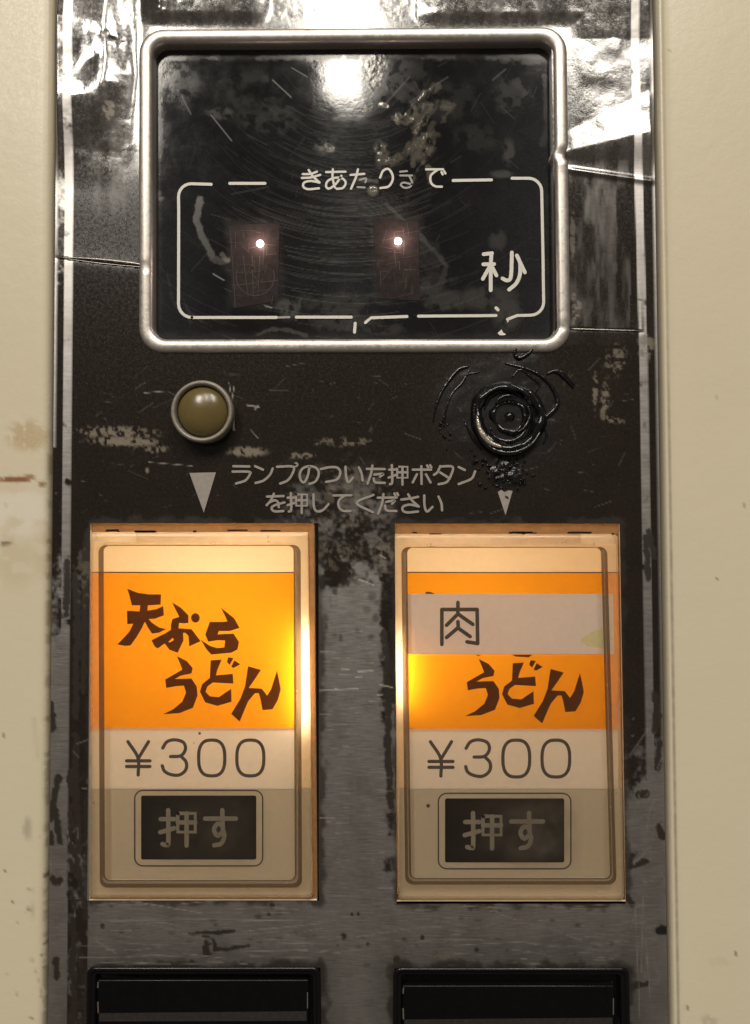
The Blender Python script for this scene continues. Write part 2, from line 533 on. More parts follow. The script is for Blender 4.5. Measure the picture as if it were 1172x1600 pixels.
def lathe(b, cx, cy, prof, n=40, wob=0.0, seed=0, cap=True):
    """rings (radius, height) about cx, cy"""
    r = np.random.RandomState(seed); ph = r.rand(6) * 6.28; am = r.rand(6)
    a = np.linspace(0, 2 * math.pi, n, endpoint=False)
    wv = sum(am[k] * np.sin((k + 1) * a + ph[k]) / (k + 1) for k in range(6))
    loops = [W(cx + (rad * (1 + wob * wv)) * np.cos(a), cy + (rad * (1 + wob * wv)) * np.sin(a), np.full(n, h), 0.0) for rad, h in prof]
    b.loft(loops, cap1=cap)

def grid_obj(name, X, Y, H, keep, mat, parent, attrs, ref=0.0):
    ny, nx = X.shape
    V = W(X, Y, H, ref).reshape(-1, 3)
    idx = np.arange(ny * nx).reshape(ny, nx)
    q = np.stack([idx[:-1, :-1], idx[1:, :-1], idx[1:, 1:], idx[:-1, 1:]], -1)[keep]
    me = bpy.data.meshes.new(name)
    nf = len(q)
    me.vertices.add(len(V)); me.vertices.foreach_set("co", V.ravel())
    me.loops.add(nf * 4); me.loops.foreach_set("vertex_index", q.ravel())
    me.polygons.add(nf); me.polygons.foreach_set("loop_start", np.arange(0, nf * 4, 4))
    me.update(calc_edges=True)
    for an, chans in attrs.items():
        a = me.attributes.new(an, 'FLOAT_COLOR', 'POINT')
        a.data.foreach_set("color", np.stack([np.clip(c, 0, 1) for c in chans], -1).astype(np.float32).ravel())
    me.materials.append(mat)
    me.polygons.foreach_set("use_smooth", np.ones(nf, bool))
    o = bpy.data.objects.new(name, me); COL.objects.link(o)
    if parent is not None: o.parent = parent
    return o

# ================================================================== the machine
root = bpy.data.objects.new("vending_machine", None)
COL.objects.link(root)
root["label"] = "old cream noodle vending machine front with worn black steel panel and lit buttons"
root["category"] = "vending machine"

# ------------------------------------------------------------------ steel panel
def lines(a, b, step, must):
    g = list(np.arange(a, b + .1, step)) + list(must)
    g = np.unique(np.round(np.array(g), 3))
    out = [g[0]]
    for v in g[1:]:
        if v - out[-1] < step * .45:
            if any(abs(v - m) < 1e-6 for m in must): out[-1] = v
        else: out.append(v)
    return np.array(out)

HB = [(59.3, 420.0, 817.0, 1407.0), (541.0, 897.0, 817.5, 1412.0)]            # button holes (u0, u1, y0, y1)
HS = [(62.0, 422.0, 1512.0, 1760.0), (537.0, 899.0, 1513.0, 1760.0)]          # blank button holes
HD = (148.0, 797.0, 58.0, 541.0)                                             # display opening
US = lines(0, 960, 2.0, [h[k] for h in HB + HS for k in (0, 1)] + [HD[0], HD[1]])
VS = lines(-160, 1800, 2.0, [h[k] for h in HB + HS for k in (2, 3)] + [HD[2], HD[3]])
UU, PY = np.meshgrid(US, VS)
PX = u2x(UU, PY)
cv = Canvas(PX, PY); cv.sharp = .09
um = (US[:-1] + US[1:]) / 2; vm = (VS[:-1] + VS[1:]) / 2
UM, VM = np.meshgrid(um, vm)
keep = np.ones(UM.shape, bool)
for h in HB + HS + [HD]:
    keep &= ~((UM > h[0]) & (UM < h[1]) & (VM > h[2]) & (VM < h[3]))

Z0 = lambda: np.zeros_like(PX)
# --- wear
n1 = fbm(PX, PY, 60, 1, 5); n2 = fbm(PX, PY, 22, 40, 4); n3 = fbm(PX, PY, 7, 80, 3)
mid = ((PX > 480) & (PX < 625))
wornness = np.full_like(PX, -1.0)
wornness = np.where(mid, -0.55 + sst(815, 1000, PY) * 1.35, wornness)
edge_mid = np.minimum(np.abs(PX - 492), np.abs(PX - (611 + (PY - 820) * .01)))
wornness = np.where(mid & (PX > 560), wornness - (1 - sst(4, 32, 613 - PX)) * (1.1 - sst(930, 1250, PY) * .5), wornness)
left = PX < 140
wornness = np.where(left & (UU < 28), -.35 + sst(830, 1150, PY) * 1.1, wornness)
wornness = np.where(left & (UU >= 28), -.75 + sst(1050, 1420, PY) * .85, wornness)
right = PX > 965
wornness = np.where(right, -.9 + sst(1000, 1330, PY) * 1.6, wornness)
low = sst(1385, 1425, PY)
wornness = np.where(PY > 1405, np.maximum(wornness, -.2 + low * 1.2), wornness)
wornness = np.where((PY > 1405) & (UU > 28) & (UU < 60), -.35, wornness)
noise_w = (n1 - .5) * 1.1 + (n2 - .5) * .9 + (n3 - .5) * .5
bare = sst(-.16, .26, wornness + noise_w)
coat = 1 - bare
# bare trim lines
lu = sst(14.5, 16.0, UU) * (1 - sst(27.5, 29.0, UU))
shift = np.interp(PY, [0, 100, 560, 1600], [0, 0, 6, 8])
ru = sst(925 + shift - .7, 925 + shift + .7, UU) * (1 - sst(938 + shift - .7, 938 + shift + .7, UU))
trim = np.maximum(lu, ru) * sst(.16, .30, n2)
fade = np.where(PY > 1150, sst(1350, 1150, PY) if False else 1 - sst(1150, 1300, PY) * .3, 1)
coat = coat * (1 - trim * fade)
eL = 1 - sst(2.5, 5.0, UU); eR = sst(955, 957.5, UU)
coat = coat * (1 - np.maximum(eL * (PY < 700), eR * .8))
# leftover lacquer worn in patches on the upper part
up = 1 - sst(250, 420, PY)
ns = fbm(PX, PY * .22, 13, 61, 4)
coat = coat * (1 - up * sst(.40, .80, ns) * .07)
coat = coat * (1 - (PX > 890) * (PX < 985) * (PY > 250) * (PY < 520) * sst(.42, .78, ns) * .13)
patch = sst(430, 480, PX + (n1 - .5) * 60) * (1 - sst(590, 640, PX + (n1 - .5) * 60)) * sst(690, 740, PY + (n1 - .5) * 60) * (1 - sst(900, 960, PY))
coat = coat * (1 - patch * sst(.46, .66, n2 * .6 + n3 * .4) * sst(690, 820, PY) * .40)

grime = Z0(); resid = Z0(); tar = Z0(); scr = Z0(); mott = Z0()
# dirt along openings
for (u0, u1, y0, y1) in HS:
    du = np.maximum(np.maximum(u0 - UU, UU - u1), 0); dv = np.maximum(y0 - PY, 0)
    d = np.hypot(du, dv)
    grime = np.maximum(grime, (1 - sst(0, 20, d + (n2 - .5) * 30)) * .95)
    grime = np.maximum(grime, (1 - sst(0, 60, d + (n1 - .5) * 50)) * .35)
for (u0, u1, y0, y1) in HB:
    du = np.maximum(np.maximum(u0 - UU, UU - u1), 0); dv = np.maximum(np.maximum(y0 - PY, PY - y1), 0)
    d = np.hypot(du, dv)
    grime = np.maximum(grime, (1 - sst(0, 12, d + (n2 - .5) * 26)) * .8)
# long dark marks on the left strip, right strip
for k, pts in enumerate([
    [(80, 1100), (82, 1140)], [(92, 1215), (84, 1240), (80, 1280)], [(82, 1258), (90, 1290), (94, 1315)], [(80, 1300), (81, 1315)],
    [(82, 1372), (88, 1379), (94, 1374)], [(110, 1205), (112, 1240)], [(110, 1258), (111, 1330)], [(118, 1150), (122, 1330)],
    [(118, 1330), (124, 1372), (128, 1390)], [(110, 1345), (114, 1360)], [(112, 1395), (116, 1420)], [(130, 1400), (134, 1435)],
    [(112, 1440), (116, 1470), (113, 1510)], [(111, 1500), (116, 1560), (112, 1600)], [(88, 1500), (89, 1525)], [(122, 1480), (127, 1510)],
    [(106, 880), (104, 960)], [(118, 900), (122, 1010)], [(120, 1010), (118, 1120)], [(134, 860), (130, 1080)],
    [(1023, 1085), (1028, 1110), (1024, 1140)], [(1030, 1160), (1028, 1200)], [(998, 1240), (1008, 1240)], [(1030, 1290), (1036, 1308)],
    [(984, 1350), (988, 1338)], [(985, 1355), (1010, 1346)], [(980, 1400), (988, 1412)], [(1034, 1452), (1040, 1452)],
    [(987, 1540), (1010, 1538)], [(600, 985), (606, 1040), (603, 1100)], [(608, 1080), (606, 1180), (611, 1260)], [(1010, 840), (1014, 905)], [(1014, 830), (1022, 870)]]):
    cv.stroke(grime, pts, 9 + 4 * random.random(), .97, 3, 4, seed=k)
cv.stroke(tar, [(1030, 1454), (1040, 1454)], 13, .95, 2)
# brush mark of dark paint between button and blank below
for pts, wd in (([(296, 1459), (315, 1457), (345, 1457), (366, 1454)], 5), ([(318, 1462), (333, 1468), (336, 1486), (322, 1494), (318, 1480), (330, 1474)], 6),
                ([(335, 1484), (355, 1483), (388, 1478)], 6), ([(322, 1468), (324, 1492)], 7)):
    cv.stroke(grime, pts, wd, 1.0, 2.5, 3, seed=wd)
for (x, y, r) in ((425, 1415, 5), (160, 1447, 4), (420, 1428, 3), (550, 1429, 3), (537, 1463, 5), (560, 1428, 3), (660, 1465, 4), (575, 1475, 3), (745, 1484, 4), (300, 1505, 6), (620, 1500, 7)):
    cv.blob(grime, x, y, r, r * 1.2, .95)
for k in range(60):
    cv.blob(grime, random.uniform(120, 980), random.uniform(1410, 1510), random.uniform(2, 9), random.uniform(1.5, 5), random.uniform(.2, .6), .6)
# shield of dark film left near the brush marks, warm spots
for k in range(40):
    cv.blob(grime, random.uniform(495, 610), random.uniform(800, 1000), random.uniform(3, 10), random.uniform(3, 9), random.uniform(.3, .7), .6)
# adhesive residue
def rz(cx, cy, rx, ry, thr, val=.8, cell=9, rot=0, seed=0): cv.blob(resid, cx, cy, rx, ry, val, .6, thr + .055, max(4.5, cell * .62), seed, rot)
rz(180, 676, 75, 12, .50, .75, 8, .02, 1); rz(195, 690, 62, 9, .44, .85, 7, .03, 2); rz(245, 702, 22, 8, .5, .6, 7, 0, 3)
rz(386, 706, 34, 9, .36, .85, 6, .0, 4); rz(470, 712, 26, 6, .52, .7, 7, 0, 5); rz(540, 690, 60, 10, .58, .45, 9, 0, 6)
rz(962, 562, 20, 30, .53, .5, 8, .2, 7); rz(945, 625, 8, 40, .50, .6, 7, .1, 8); rz(930, 610, 5, 34, .5, .6, 7, 0, 9)
rz(955, 655, 26, 6, .52, .6, 7, .2, 10); rz(1010, 540, 16, 26, .45, .6, 9, 0, 11); rz(900, 480, 12, 40, .6, .4, 9, 0, 12)
rz(545, 770, 60, 60, .60, .30, 12, 0, 13); rz(530, 850, 55, 60, .60, .30, 11, 0, 14); rz(895, 370, 6, 45, .40, .28, 14, 0, 15)
rz(172, 175, 10, 18, .42, .8, 6, .2, 16); rz(130, 900, 16, 60, .58, .3, 12, 0, 17); rz(600, 870, 26, 40, .55, .45, 9, 0, 18)
rz(230, 735, 3, 5, .2, .8, 6, 0, 19); rz(470, 480, 5, 5, .3, .3, 6, 0, 20)
rz(620, 1480, 50, 14, .56, .35, 7, 0, 21); rz(700, 1492, 30, 9, .52, .4, 6, 0, 22)
for (x0, y0, x1, y1, wd) in ((386, 633, 404, 636, 2.0), (398, 640, 404, 633, 1.5), (226, 614, 258, 611, .9), (366, 604, 362, 626, 1.2), (364, 650, 366, 672, 2.2), (392, 672, 403, 684, .9),
                             (358, 598, 360, 612, 1.0), (232, 722, 300, 728, .7), (560, 905, 583, 914, 1.6), (593, 867, 602, 872, 1.6)):
    cv.stroke(scr, [(x0, y0), (x1, y1)], wd, .8, 1.4)
# scratches on bare steel: mostly flat strokes of cleaning cloth
for k in range(230):
    y = random.uniform(1412, 1508); x = random.uniform(120, 980); L = random.uniform(12, 120) * random.random() + 8; a = random.gauss(0, .05)
    if random.random() < .15: a += random.choice((.25, -.25))
    cv.stroke(scr, [(x, y), (x + L * math.cos(a), y + L * math.sin(a))], random.uniform(.5, 1.3), random.uniform(.08, .5), 1.6)
for pts, v in (([(205, 1408), (318, 1427)], .6), ([(160, 1439), (320, 1436)], .45), ([(360, 1437), (480, 1439)], .7), ([(390, 1454), (500, 1443)], .5), ([(430, 1475), (500, 1473)], .6), ([(375, 1487), (480, 1484)], .6), ([(150, 1470), (182, 1490)], .4), ([(520, 1400), (575, 1401)], .4)):
    cv.stroke(scr, pts, 1.3, v, 1.6)
for k in range(90):
    y = random.uniform(960, 1400); x = random.uniform(500, 600); L = random.uniform(4, 26); a = random.gauss(0, .06)
    cv.stroke(scr, [(x, y), (x + L, y + L * math.sin(a))], random.uniform(.6, 1.6), random.uniform(.1, .55), 1.6)
for pts in ([(533, 1045), (545, 1046)], [(556, 1058), (566, 1057)], [(560, 1050), (582, 1048)], [(590, 1086), (598, 1085)], [(594, 1070), (613, 1074)], [(524, 1076), (528, 1077)], [(500, 1079), (560, 1076)]):
    cv.stroke(scr, pts, 1.8, .85, 1.5)
for k in range(40):
    x = random.choice((random.uniform(78, 135), random.uniform(985, 1035))); y = random.uniform(1120, 1590); L = random.uniform(4, 30); a = random.uniform(0, 6.3)
    cv.stroke(scr, [(x, y), (x + L * .5 * math.cos(a), y + L * math.sin(a))], .9, random.uniform(.15, .5), 1.5)
for k in range(120):
    x = random.uniform(120, 985); y = random.uniform(570, 815); L = random.uniform(3, 40) * random.random() + 2; a = random.gauss(0, .6)
    cv.stroke(scr, [(x, y), (x + L * math.cos(a), y + L * math.sin(a))], .8, random.uniform(.05, .28), 1.4)
for pts in ([(984, 1180), (1012, 1140)], [(1010, 1300), (1014, 1270), (1022, 1250)], [(990, 1350), (1018, 1320)], [(992, 1410), (1000, 1590)], [(1005, 1400), (1002, 1520)], [(1010, 1470), (1016, 1560)], [(120, 1162), (138, 1156)]):
    cv.stroke(scr, pts, 1.2, .35, 1.6)
mott = np.clip((1 - sst(215, 300, PY)) * .9 + (PX > 885) * (PY < 540) * .22 * sst(.2, .8, fbm(PX, PY * .3, 30, 63, 3)), 0, 1)
mott *= 1 - np.maximum(lu, ru)

# --- height: dents, creases, old sealant smears
H = Z0()
amp = (1 - sst(190, 300, PY))
near = np.maximum(np.maximum(217 - PX, PX - 889), np.maximum(45 - PY, PY - 551))
free = sst(0, 26, near)
flat = Z0()
for pts, wd in (([(88, 14), (232, 8)], 42), ([(150, 38), (240, 62)], 30), ([(246, 76), (180, 96), (122, 128)], 44), ([(236, 82), (208, 150), (196, 216)], 32)):
    cv.stroke(flat, pts, wd, 1.0, 14, 12, seed=wd)
flat = np.maximum(flat, ((PX > 400) & (PX < 650) & (PY < 60)) * .8)
crk = (fbm(PX, PY, 10, 907, 2) - .5)
calm = 1 - (PX > 885) * (.4 + sst(190, 220, PY) * .3)
H += amp * free * calm * ((1 - flat) * ((fbm(PX, PY, 44, 905, 2) - .5) * 2.2 + crk * .30) + flat * crk * .2)
# the sheet left of the window lies in facets: bands tipped up to the lamps, patches between tipped down
slope = np.where(flat > .35, .06, -.15) * sst(6, 40, near + 8)
rowstep = np.diff(PY[:, 0], prepend=PY[0, 0] - 2)[:, None]
Hf = np.cumsum(slope * rowstep * (PY < 240) * (PY > -60), axis=0)
Hf -= np.cumsum(np.ones_like(Hf) * rowstep * (PY < 240), axis=0) / 300.0 * Hf[np.searchsorted(VS, 240)][None, :]
cs = np.cumsum(np.pad(Hf, ((0, 0), (13, 12)), mode="edge"), axis=1); Hf = np.concatenate([cs[:, 24:25], cs[:, 25:] - cs[:, :-25]], axis=1)[:, :Hf.shape[1]] / 25.0
for _ in range(3): Hf[1:-1, 1:-1] = (Hf[1:-1, 1:-1] * 2 + Hf[:-2, 1:-1] + Hf[2:, 1:-1] + Hf[1:-1, :-2] * 2 + Hf[1:-1, 2:] * 2) / 8
H += Hf * (PX < 250) * sst(252, 236, PX) if False else Hf * (1 - sst(222, 250, PX)) * (1 - sst(150, 300, PY))
# right of it the sheet leans down a little
lean = (PX > 640) * (PY < 60)
H += (sst(640, 700, PX) * .075 + sst(218, 250, PX) * (1 - sst(385, 425, PX)) * .11) * amp * np.clip(60 - PY, 0, 130) * free
# right: the kicked-in fold that starts at the bezel
tr_ = np.clip((PX - 880) / 112.0, 0, 1.2)
yf = 238 - 26 * tr_; yg = 250 + 18 * tr_; yh = 264 + 16 * tr_
on = sst(872, 896, PX)
wdt = 30 + 30 * tr_; top_ = .066 * wdt
prof = np.where(PY < yf, np.clip((PY - yf + wdt) / wdt, 0, 1), np.where(PY < yg, 1 - sst(0, 1, (PY - yf) / (yg - yf)), 0))
H += on * prof * top_
H += on * 2.0 * np.exp(-((PY - yh) / 4.0) ** 2)
# sheet edge above each crease line
yl = 402 + (PX - 90) * .115
dl = yl - PY
H += (PX < 250) * np.where(dl > 0, 1.3 * np.exp(-dl / 30.0), 0) * sst(250, 235, PX) if False else (PX < 250) * np.where(dl > 0, 1.3 * np.exp(-np.maximum(dl, 0) / 30.0), -.5 * np.exp(-np.maximum(-dl, 0) / 5.0))
yr = 512 + (PX - 858) * .03
dr = yr - PY
H += (PX > 856) * np.where(dr > 0, 1.2 * np.exp(-np.maximum(dr, 0) / 24.0), -1.0 * np.exp(-np.maximum(-dr, 0) / 5.0)) * (PX < 1004)
# smeared sealant round the right lamp
dx = PX - 793; dy = PY - 652
rr_ = np.hypot(dx, dy); an_ = np.arctan2(dy, dx)
sm = (1 - sst(70, 105, rr_ + (n1 - .5) * 60)) * sst(-.9, .1, -dy / 60.0 + .8)
tar = np.maximum(tar, sm * .7)
H += sm * ((fbm(PX * .8 + PY * .3, PY, 40, 950, 3) - .5) * 2.6 + 1.0)
lump = np.exp(-((PX - 790) / 32.0) ** 2 - ((PY - 738) / 22.0) ** 2)
tar = np.maximum(tar, sst(.35, .6, lump + (n2 - .5) * .7))
H += sst(.3, .7, lump + (n2 - .5) * .6) * (2.0 + 7 * (n3 - .35))
# halo of grime
grime = np.maximum(grime, (1 - sst(60, 170, rr_ + (n1 - .5) * 60)) * .25)

H *= sst(-2, 6, UU) * (1 - sst(954, 962, UU))
panel = grid_obj("control_panel", PX, PY, H, keep, M['panel'], root,
                 {"wear_a": (coat, grime, resid, tar), "wear_b": (scr, mott, flat, Z0() + 1)})
panel["label"] = "worn black-coated steel panel with dents and bare metal patches"

def panel_h(x, y):
    r = min(len(VS) - 1, np.searchsorted(VS, y)); c = min(len(US) - 1, np.searchsorted(US, x2u(x, y)))
    return H[r, c]

# ------------------------------------------------------------------ cream cabinet either side
def cabinet(side):
    if side < 0:
        prof = [(-420, -60), (-420, 12), (-200, 12)] + list(zip(np.arange(-190, 62, 4.0) - 0, [12] * 64)) + [(66, 12), (71, 11.8), (75, 11), (78.5, 9.2), (81, 6.4), (82.6, 2.5), (83.3, -4), (83.4, -40)]
        off = [p[0] - 86.0 for p in prof]
    else:
        prof = [(1029.5, -40), (1029.6, -4), (1030.2, 4), (1031.8, 9), (1034.5, 11.4), (1037, 11.0), (1039.5, 9.2), (1043, 8.4), (1050, 8.2)] + list(zip(np.arange(1054, 1300, 4.0), [8.2] * 62)) + [(1320, 8.2), (1560, 8.2), (1560, -60)]
        off = [p[0] - 1026.0 for p in prof]
    hs = np.array([p[1] for p in prof], float)
    ys = np.arange(-160, 1801, 4.0)
    O, Y = np.meshgrid(off, ys)
    X = (Ledge(Y) if side < 0 else Redge(Y)) + O
    Hh = np.broadcast_to(hs, X.shape).copy()
    c = Canvas(X, Y)
    Hh = Hh + (fbm(X, Y, 90, 70, 2) - .5) * .5 * (Hh > 0)
    st = np.zeros_like(X); ru_ = st.copy(); di = st.copy(); ch = st.copy()
    if side < 0:
        c.blob(st, 48, 682, 36, 28, .95, .5, .42, 9, 1); c.blob(ch, 34, 800, 60, 52, .55, .6, .42, 30, 2); c.blob(st, 70, 860, 18, 60, .4, .6, .48, 14, 12)
        c.blob(ru_, 28, 750, 36, 6, .95, .5, .42, 7, 3); c.blob(ru_, 52, 746, 14, 3, .9, .5, .35, 7, 13); c.blob(ru_, 70, 757, 7, 5, .8, .5, .4, 6, 4)
        c.blob(di, 10, 849, 16, 4, .8, .5, .46, 8, 5); c.blob(st, 30, 870, 40, 60, .35, .6, .52, 20, 6); c.blob(di, 14, 790, 3, 4, .5)
        for k in range(26): c.blob(di, random.uniform(0, 78), random.uniform(1090, 1590), random.uniform(1, 3), random.uniform(1, 3.4), random.uniform(.3, .8))
        c.blob(di, 48, 1290, 9, 20, .35, .6, .5, 10, 7); c.blob(di, 74, 1366, 3, 6, .8)
        c.stroke(di, [(56, 1384), (52, 1480), (66, 1530), (72, 1570)], 1.6, .35, 2); c.stroke(di, [(60, 1375), (55, 1440)], 1.0, .3, 2)
        c.stroke(di, [(60, 1120), (63, 1180)], 5, .15, 5)
        for k in range(12): c.stroke(st, [(random.uniform(5, 70), 760), (random.uniform(5, 70), random.uniform(820, 900))], 4, .12, 5)
        edge = np.exp(-np.abs(O + 4) / 1.6); di = np.maximum(di, edge * .6 * (Y > 700) * sst(.45, .6, fbm(X, Y, 14, 71, 3)))
    else:
        e = np.exp(-((O - 12.5) / 2.4) ** 2)  # shade at the foot of the bead, painted in as a darker band
        di = np.maximum(di, e * np.interp(Y, [0, 500, 700, 1600], [.15, .25, .55, .6]) * (.5 + fbm(X, Y, 10, 72, 3) * .8))
        for (x, y, r) in ((1046, 84, 2), (1115, 622, 2.5), (1160, 790, 2.2), (1146, 1486, 3), (1070, 1570, 3), (1118, 905, 2)):
            c.blob(di, x, y, r, r * 1.2, .7)
        c.blob(di, 1105, 1590, 16, 12, .25, .6, .45, 10, 8); c.blob(st, 1120, 1500, 20, 12, .25, .6, .45, 10, 9)
    nk = np.ones((X.shape[0] - 1, X.shape[1] - 1), bool)
    o = grid_obj("cabinet_panel", X, Y, Hh, nk, M['cream'], root, {"wear_a": (st, ru_, di, ch)})
    o["label"] = ("cream painted steel body on the left with brown stains" if side < 0 else "clean cream painted steel body on the right of the panel")
    return o
cabinet(-1); cabinet(1)
# black sheet set behind the panel, standing in for the shade of its gaps
b = B()
Yb = np.array([-160, 1800.0])
b.add(np.concatenate([W(np.array([40.0, 1090.0]), np.array([y, y]), np.array([-300.0] * 2), 0.0) for y in Yb]), [(0, 1, 3, 2)])
b.build("gap_shade_sheet", M['black_gap'], root, False)

# ------------------------------------------------------------------ display bezel
def frame_loops(specs, n=8):
    out = []
    for (x0, y0, x1, y1, r, h) in specs:
        R = rrect(x0, y0, x1, y1, r, n)
        # denser sides so the kick can bend them
        P = []
        for i in range(len(R)):
            a, c = R[i], R[(i + 1) % len(R)]
            k = max(1, int(np.hypot(*(c - a)) / 9)) if np.hypot(*(c - a)) > 40 else 1
            P += [a + (c - a) * j / k for j in range(k)]
        out.append((np.array(P), h))
    return out
def kick(P, h):
    q = P.copy()
    e = np.exp(-((P[:, 1] - 243) / 6.5) ** 2) * (P[:, 0] > 700)
    q[:, 0] -= e * 5.0
    hh = np.full(len(P), float(h)) - e * 3.5 + (np.exp(-((P[:, 1] - 256) / 7.0) ** 2)) * (P[:, 0] > 700) * 1.2
    el = np.exp(-((P[:, 1] - 419) / 3.0) ** 2) * (P[:, 0] < 400)
    hh += -el * 1.8
    er = np.exp(-((P[:, 1] - 513) / 3.0) ** 2) * (P[:, 0] > 700)
    hh += -er * 1.8
    return q, hh
def insetL(d, hh, r): return ((217.5 + d * 1.0), (46.5 + d, 43.0 + d), (885.5 - d, 891.0 - d), (551.5 - d, 551.0 - d), r, hh)
specs = [insetL(-1.0, -4, 40), insetL(0, .6, 39), insetL(2.2, 4.2, 37), insetL(5.5, 5.6, 34), insetL(9.5, 6.1, 31), insetL(13.5, 6.0, 28), insetL(17.5, 4.9, 25),
         insetL(20.5, 2.0, 22), insetL(21.8, -3, 21), insetL(22.2, -10, 20.5), insetL(22.4, -26, 20.5)]
# one point count for all loops: resample through the outermost parametrisation
def resample(P, n):
    Q = np.vstack([P, P[:1]]); d = np.r_[0, np.cumsum(np.hypot(*np.diff(Q, axis=0).T))]
    t = np.linspace(0, d[-1], n, endpoint=False)
    return np.stack([np.interp(t, d, Q[:, 0]), np.interp(t, d, Q[:, 1])], 1)
loops = []
for sp in specs:
    R = rrect(*sp[:5], n=10)
    segs = []
    m = len(R)
    for i in range(m):
        a, c = R[i], R[(i + 1) % m]
        k = 60 if (i % 11) == 10 else 1
        segs += [a + (c - a) * j / k for j in range(k)]
    P, hh = kick(np.array(segs), sp[5])
    loops.append(W(P[:, 0], P[:, 1], hh, 0.0))
bz = B(); bz.loft(loops)
bezel = bz.build("display_bezel", M['bezel'], root, label="raised silver rim with rounded corners, kinked on its right side")

for pts, rr in (([(91, 402), (150, 405), (205, 411), (222, 414)], [.5, 1.0, 1.5, 1.0]), ([(100, 404), (160, 412), (225, 418)], [.3, .7, .5]), ([(893, 514), (940, 515.5), (1000, 517)], [.8, .9, .5])):
    b = B(); tube(b, pts, rr, 1.3, 8, flat=.8); b.build("sheet_edge", M['bezel'], root, label=None)
# ------------------------------------------------------------------ display window (recessed sheet)
GH = -17.0
gx = np.arange(226, 886, 1.6); gy = np.arange(52, 548, 1.6)
GX, GY = np.meshgrid(gx, gy)
gc = Canvas(GX, GY); gc.sharp = .15
zs = lambda: np.zeros_like(GX)
gscr, gsm, gres, gsh = zs(), zs(), zs(), zs()
g1 = fbm(GX, GY, 60, 21, 5); g2 = fbm(GX, GY, 18, 33, 4); g3 = fbm(GX, GY, 6, 44, 3)
# scratch glints round the lamp's reflection, painted as pale arcs
for k in range(400):
    rad = abs(random.gauss(0, 1)) * 150 + random.uniform(30, 260)
    a0 = math.radians(random.gauss(92, 21)); da = random.uniform(6, 46) / rad
    cx, cy = 545 + random.gauss(0, 14), 88 + random.gauss(0, 12)
    pts = [(cx + rad * math.cos(a0 + da * (t - 2)), cy + rad * math.sin(a0 + da * (t - 2)) * .92) for t in range(5)]
    fall = math.exp(-((math.degrees(a0) - 92) / 20) ** 2)
    gc.stroke(gscr, pts, random.uniform(.5, 1.1), random.uniform(.02, .22) * (.3 + .7 * fall), 1.6)
for k in range(46):
    x = random.uniform(250, 860); y = random.uniform(95, 520); a = random.gauss(.8, .5) * random.choice((1, 1, -1)); L = random.uniform(4, 46)
    gc.stroke(gscr, [(x, y), (x + L * math.cos(a), y + L * math.sin(a))], random.uniform(.5, .9), random.uniform(.05, .22), 1.5)
for pts, v in (([(426, 125), (455, 152)], .8), ([(330, 180), (362, 220)], .7), ([(284, 150), (298, 178)], .5), ([(456, 106), (480, 120)], .7), ([(640, 160), (700, 120)], .3), ([(600, 165), (640, 120)], .35), ([(770, 125), (790, 108)], .4),
               ([(333, 428), (350, 438)], .9), ([(414, 478), (425, 481)], 1.0), ([(362, 303), (420, 292)], .15)):
    gc.stroke(gscr, pts, 1.5, v, 1.4)
def gs(arr, pts, wd, v, rag=4, soft=4, seed=0): gc.stroke(arr, pts, wd, v, soft, rag, seed)
def gb(arr, cx, cy, rx, ry, v, thr=.5, cell=14, seed=0, rot=0): gc.blob(arr, cx, cy, rx, ry, v, .5, thr, cell, seed, rot)
gs(gsm, [(312, 312), (308, 345), (318, 372), (332, 400)], 11, .75, 4, 3, 1); gs(gsm, [(332, 402), (345, 410), (362, 405)], 12, .6, 3, 3, 2)
gs(gres, [(347, 398), (356, 408), (368, 402), (371, 394)], 7, .5, 2, 2, 3)
gs(gsm, [(602, 318), (640, 352), (672, 385), (697, 415)], 8, .6, 3, 3, 4); gs(gsm, [(697, 415), (690, 440), (680, 460), (665, 475)], 8, .5, 5, 4, 5)
gs(gsm, [(600, 430), (612, 455), (622, 462)], 6, .4, 3, 3, 6); gb(gsm, 668, 455, 30, 22, .55, .44, 10, 7); gb(gsm, 700, 470, 40, 20, .6, .42, 14, 8)
gb(gsm, 760, 466, 56, 22, .60, .40, 18, 9); gb(gsm, 792, 490, 26, 32, .65, .36, 18, 10); gb(gsm, 778, 376, 16, 20, .5, .46, 10, 11)
gb(gsm, 449, 482, 24, 20, .8, .42, 9, 12); gs(gsm, [(470, 466), (462, 500)], 5, .7, 3, 2, 13); gs(gsm, [(400, 524), (425, 514), (452, 516), (478, 524)], 6, .75, 3, 2, 14)
gb(gsm, 540, 500, 60, 26, .5, .5, 10, 15); gb(gsm, 600, 515, 40, 12, .5, .5, 9, 16); gb(gsm, 520, 470, 70, 20, .4, .52, 9, 17)
gb(gsm, 400, 140, 70, 40, .42, .5, 22, 18); gb(gsm, 345, 178, 26, 12, .6, .5, 9, 19); gb(gsm, 420, 185, 60, 30, .45, .52, 12, 20); gb(gsm, 285, 130, 40, 40, .3, .52, 14, 21)
gb(gsm, 510, 228, 26, 16, .7, .42, 10, 22); gb(gres, 512, 232, 16, 9, .45, .46, 6, 23)
gb(gsm, 800, 150, 36, 40, .5, .5, 14, 24); gb(gsm, 700, 160, 60, 40, .35, .52, 16, 25); gb(gsm, 745, 215, 44, 26, .4, .52, 14, 26); gb(gsm, 815, 95, 46, 8, .6, .4, 12, 27)
gb(gsm, 795, 238, 12, 24, .7, .4, 9, 28); gb(gsm, 785, 272, 22, 8, .7, .42, 8, 29); gs(gsm, [(852, 120), (855, 200), (848, 225)], 10, .45, 4, 4, 30)
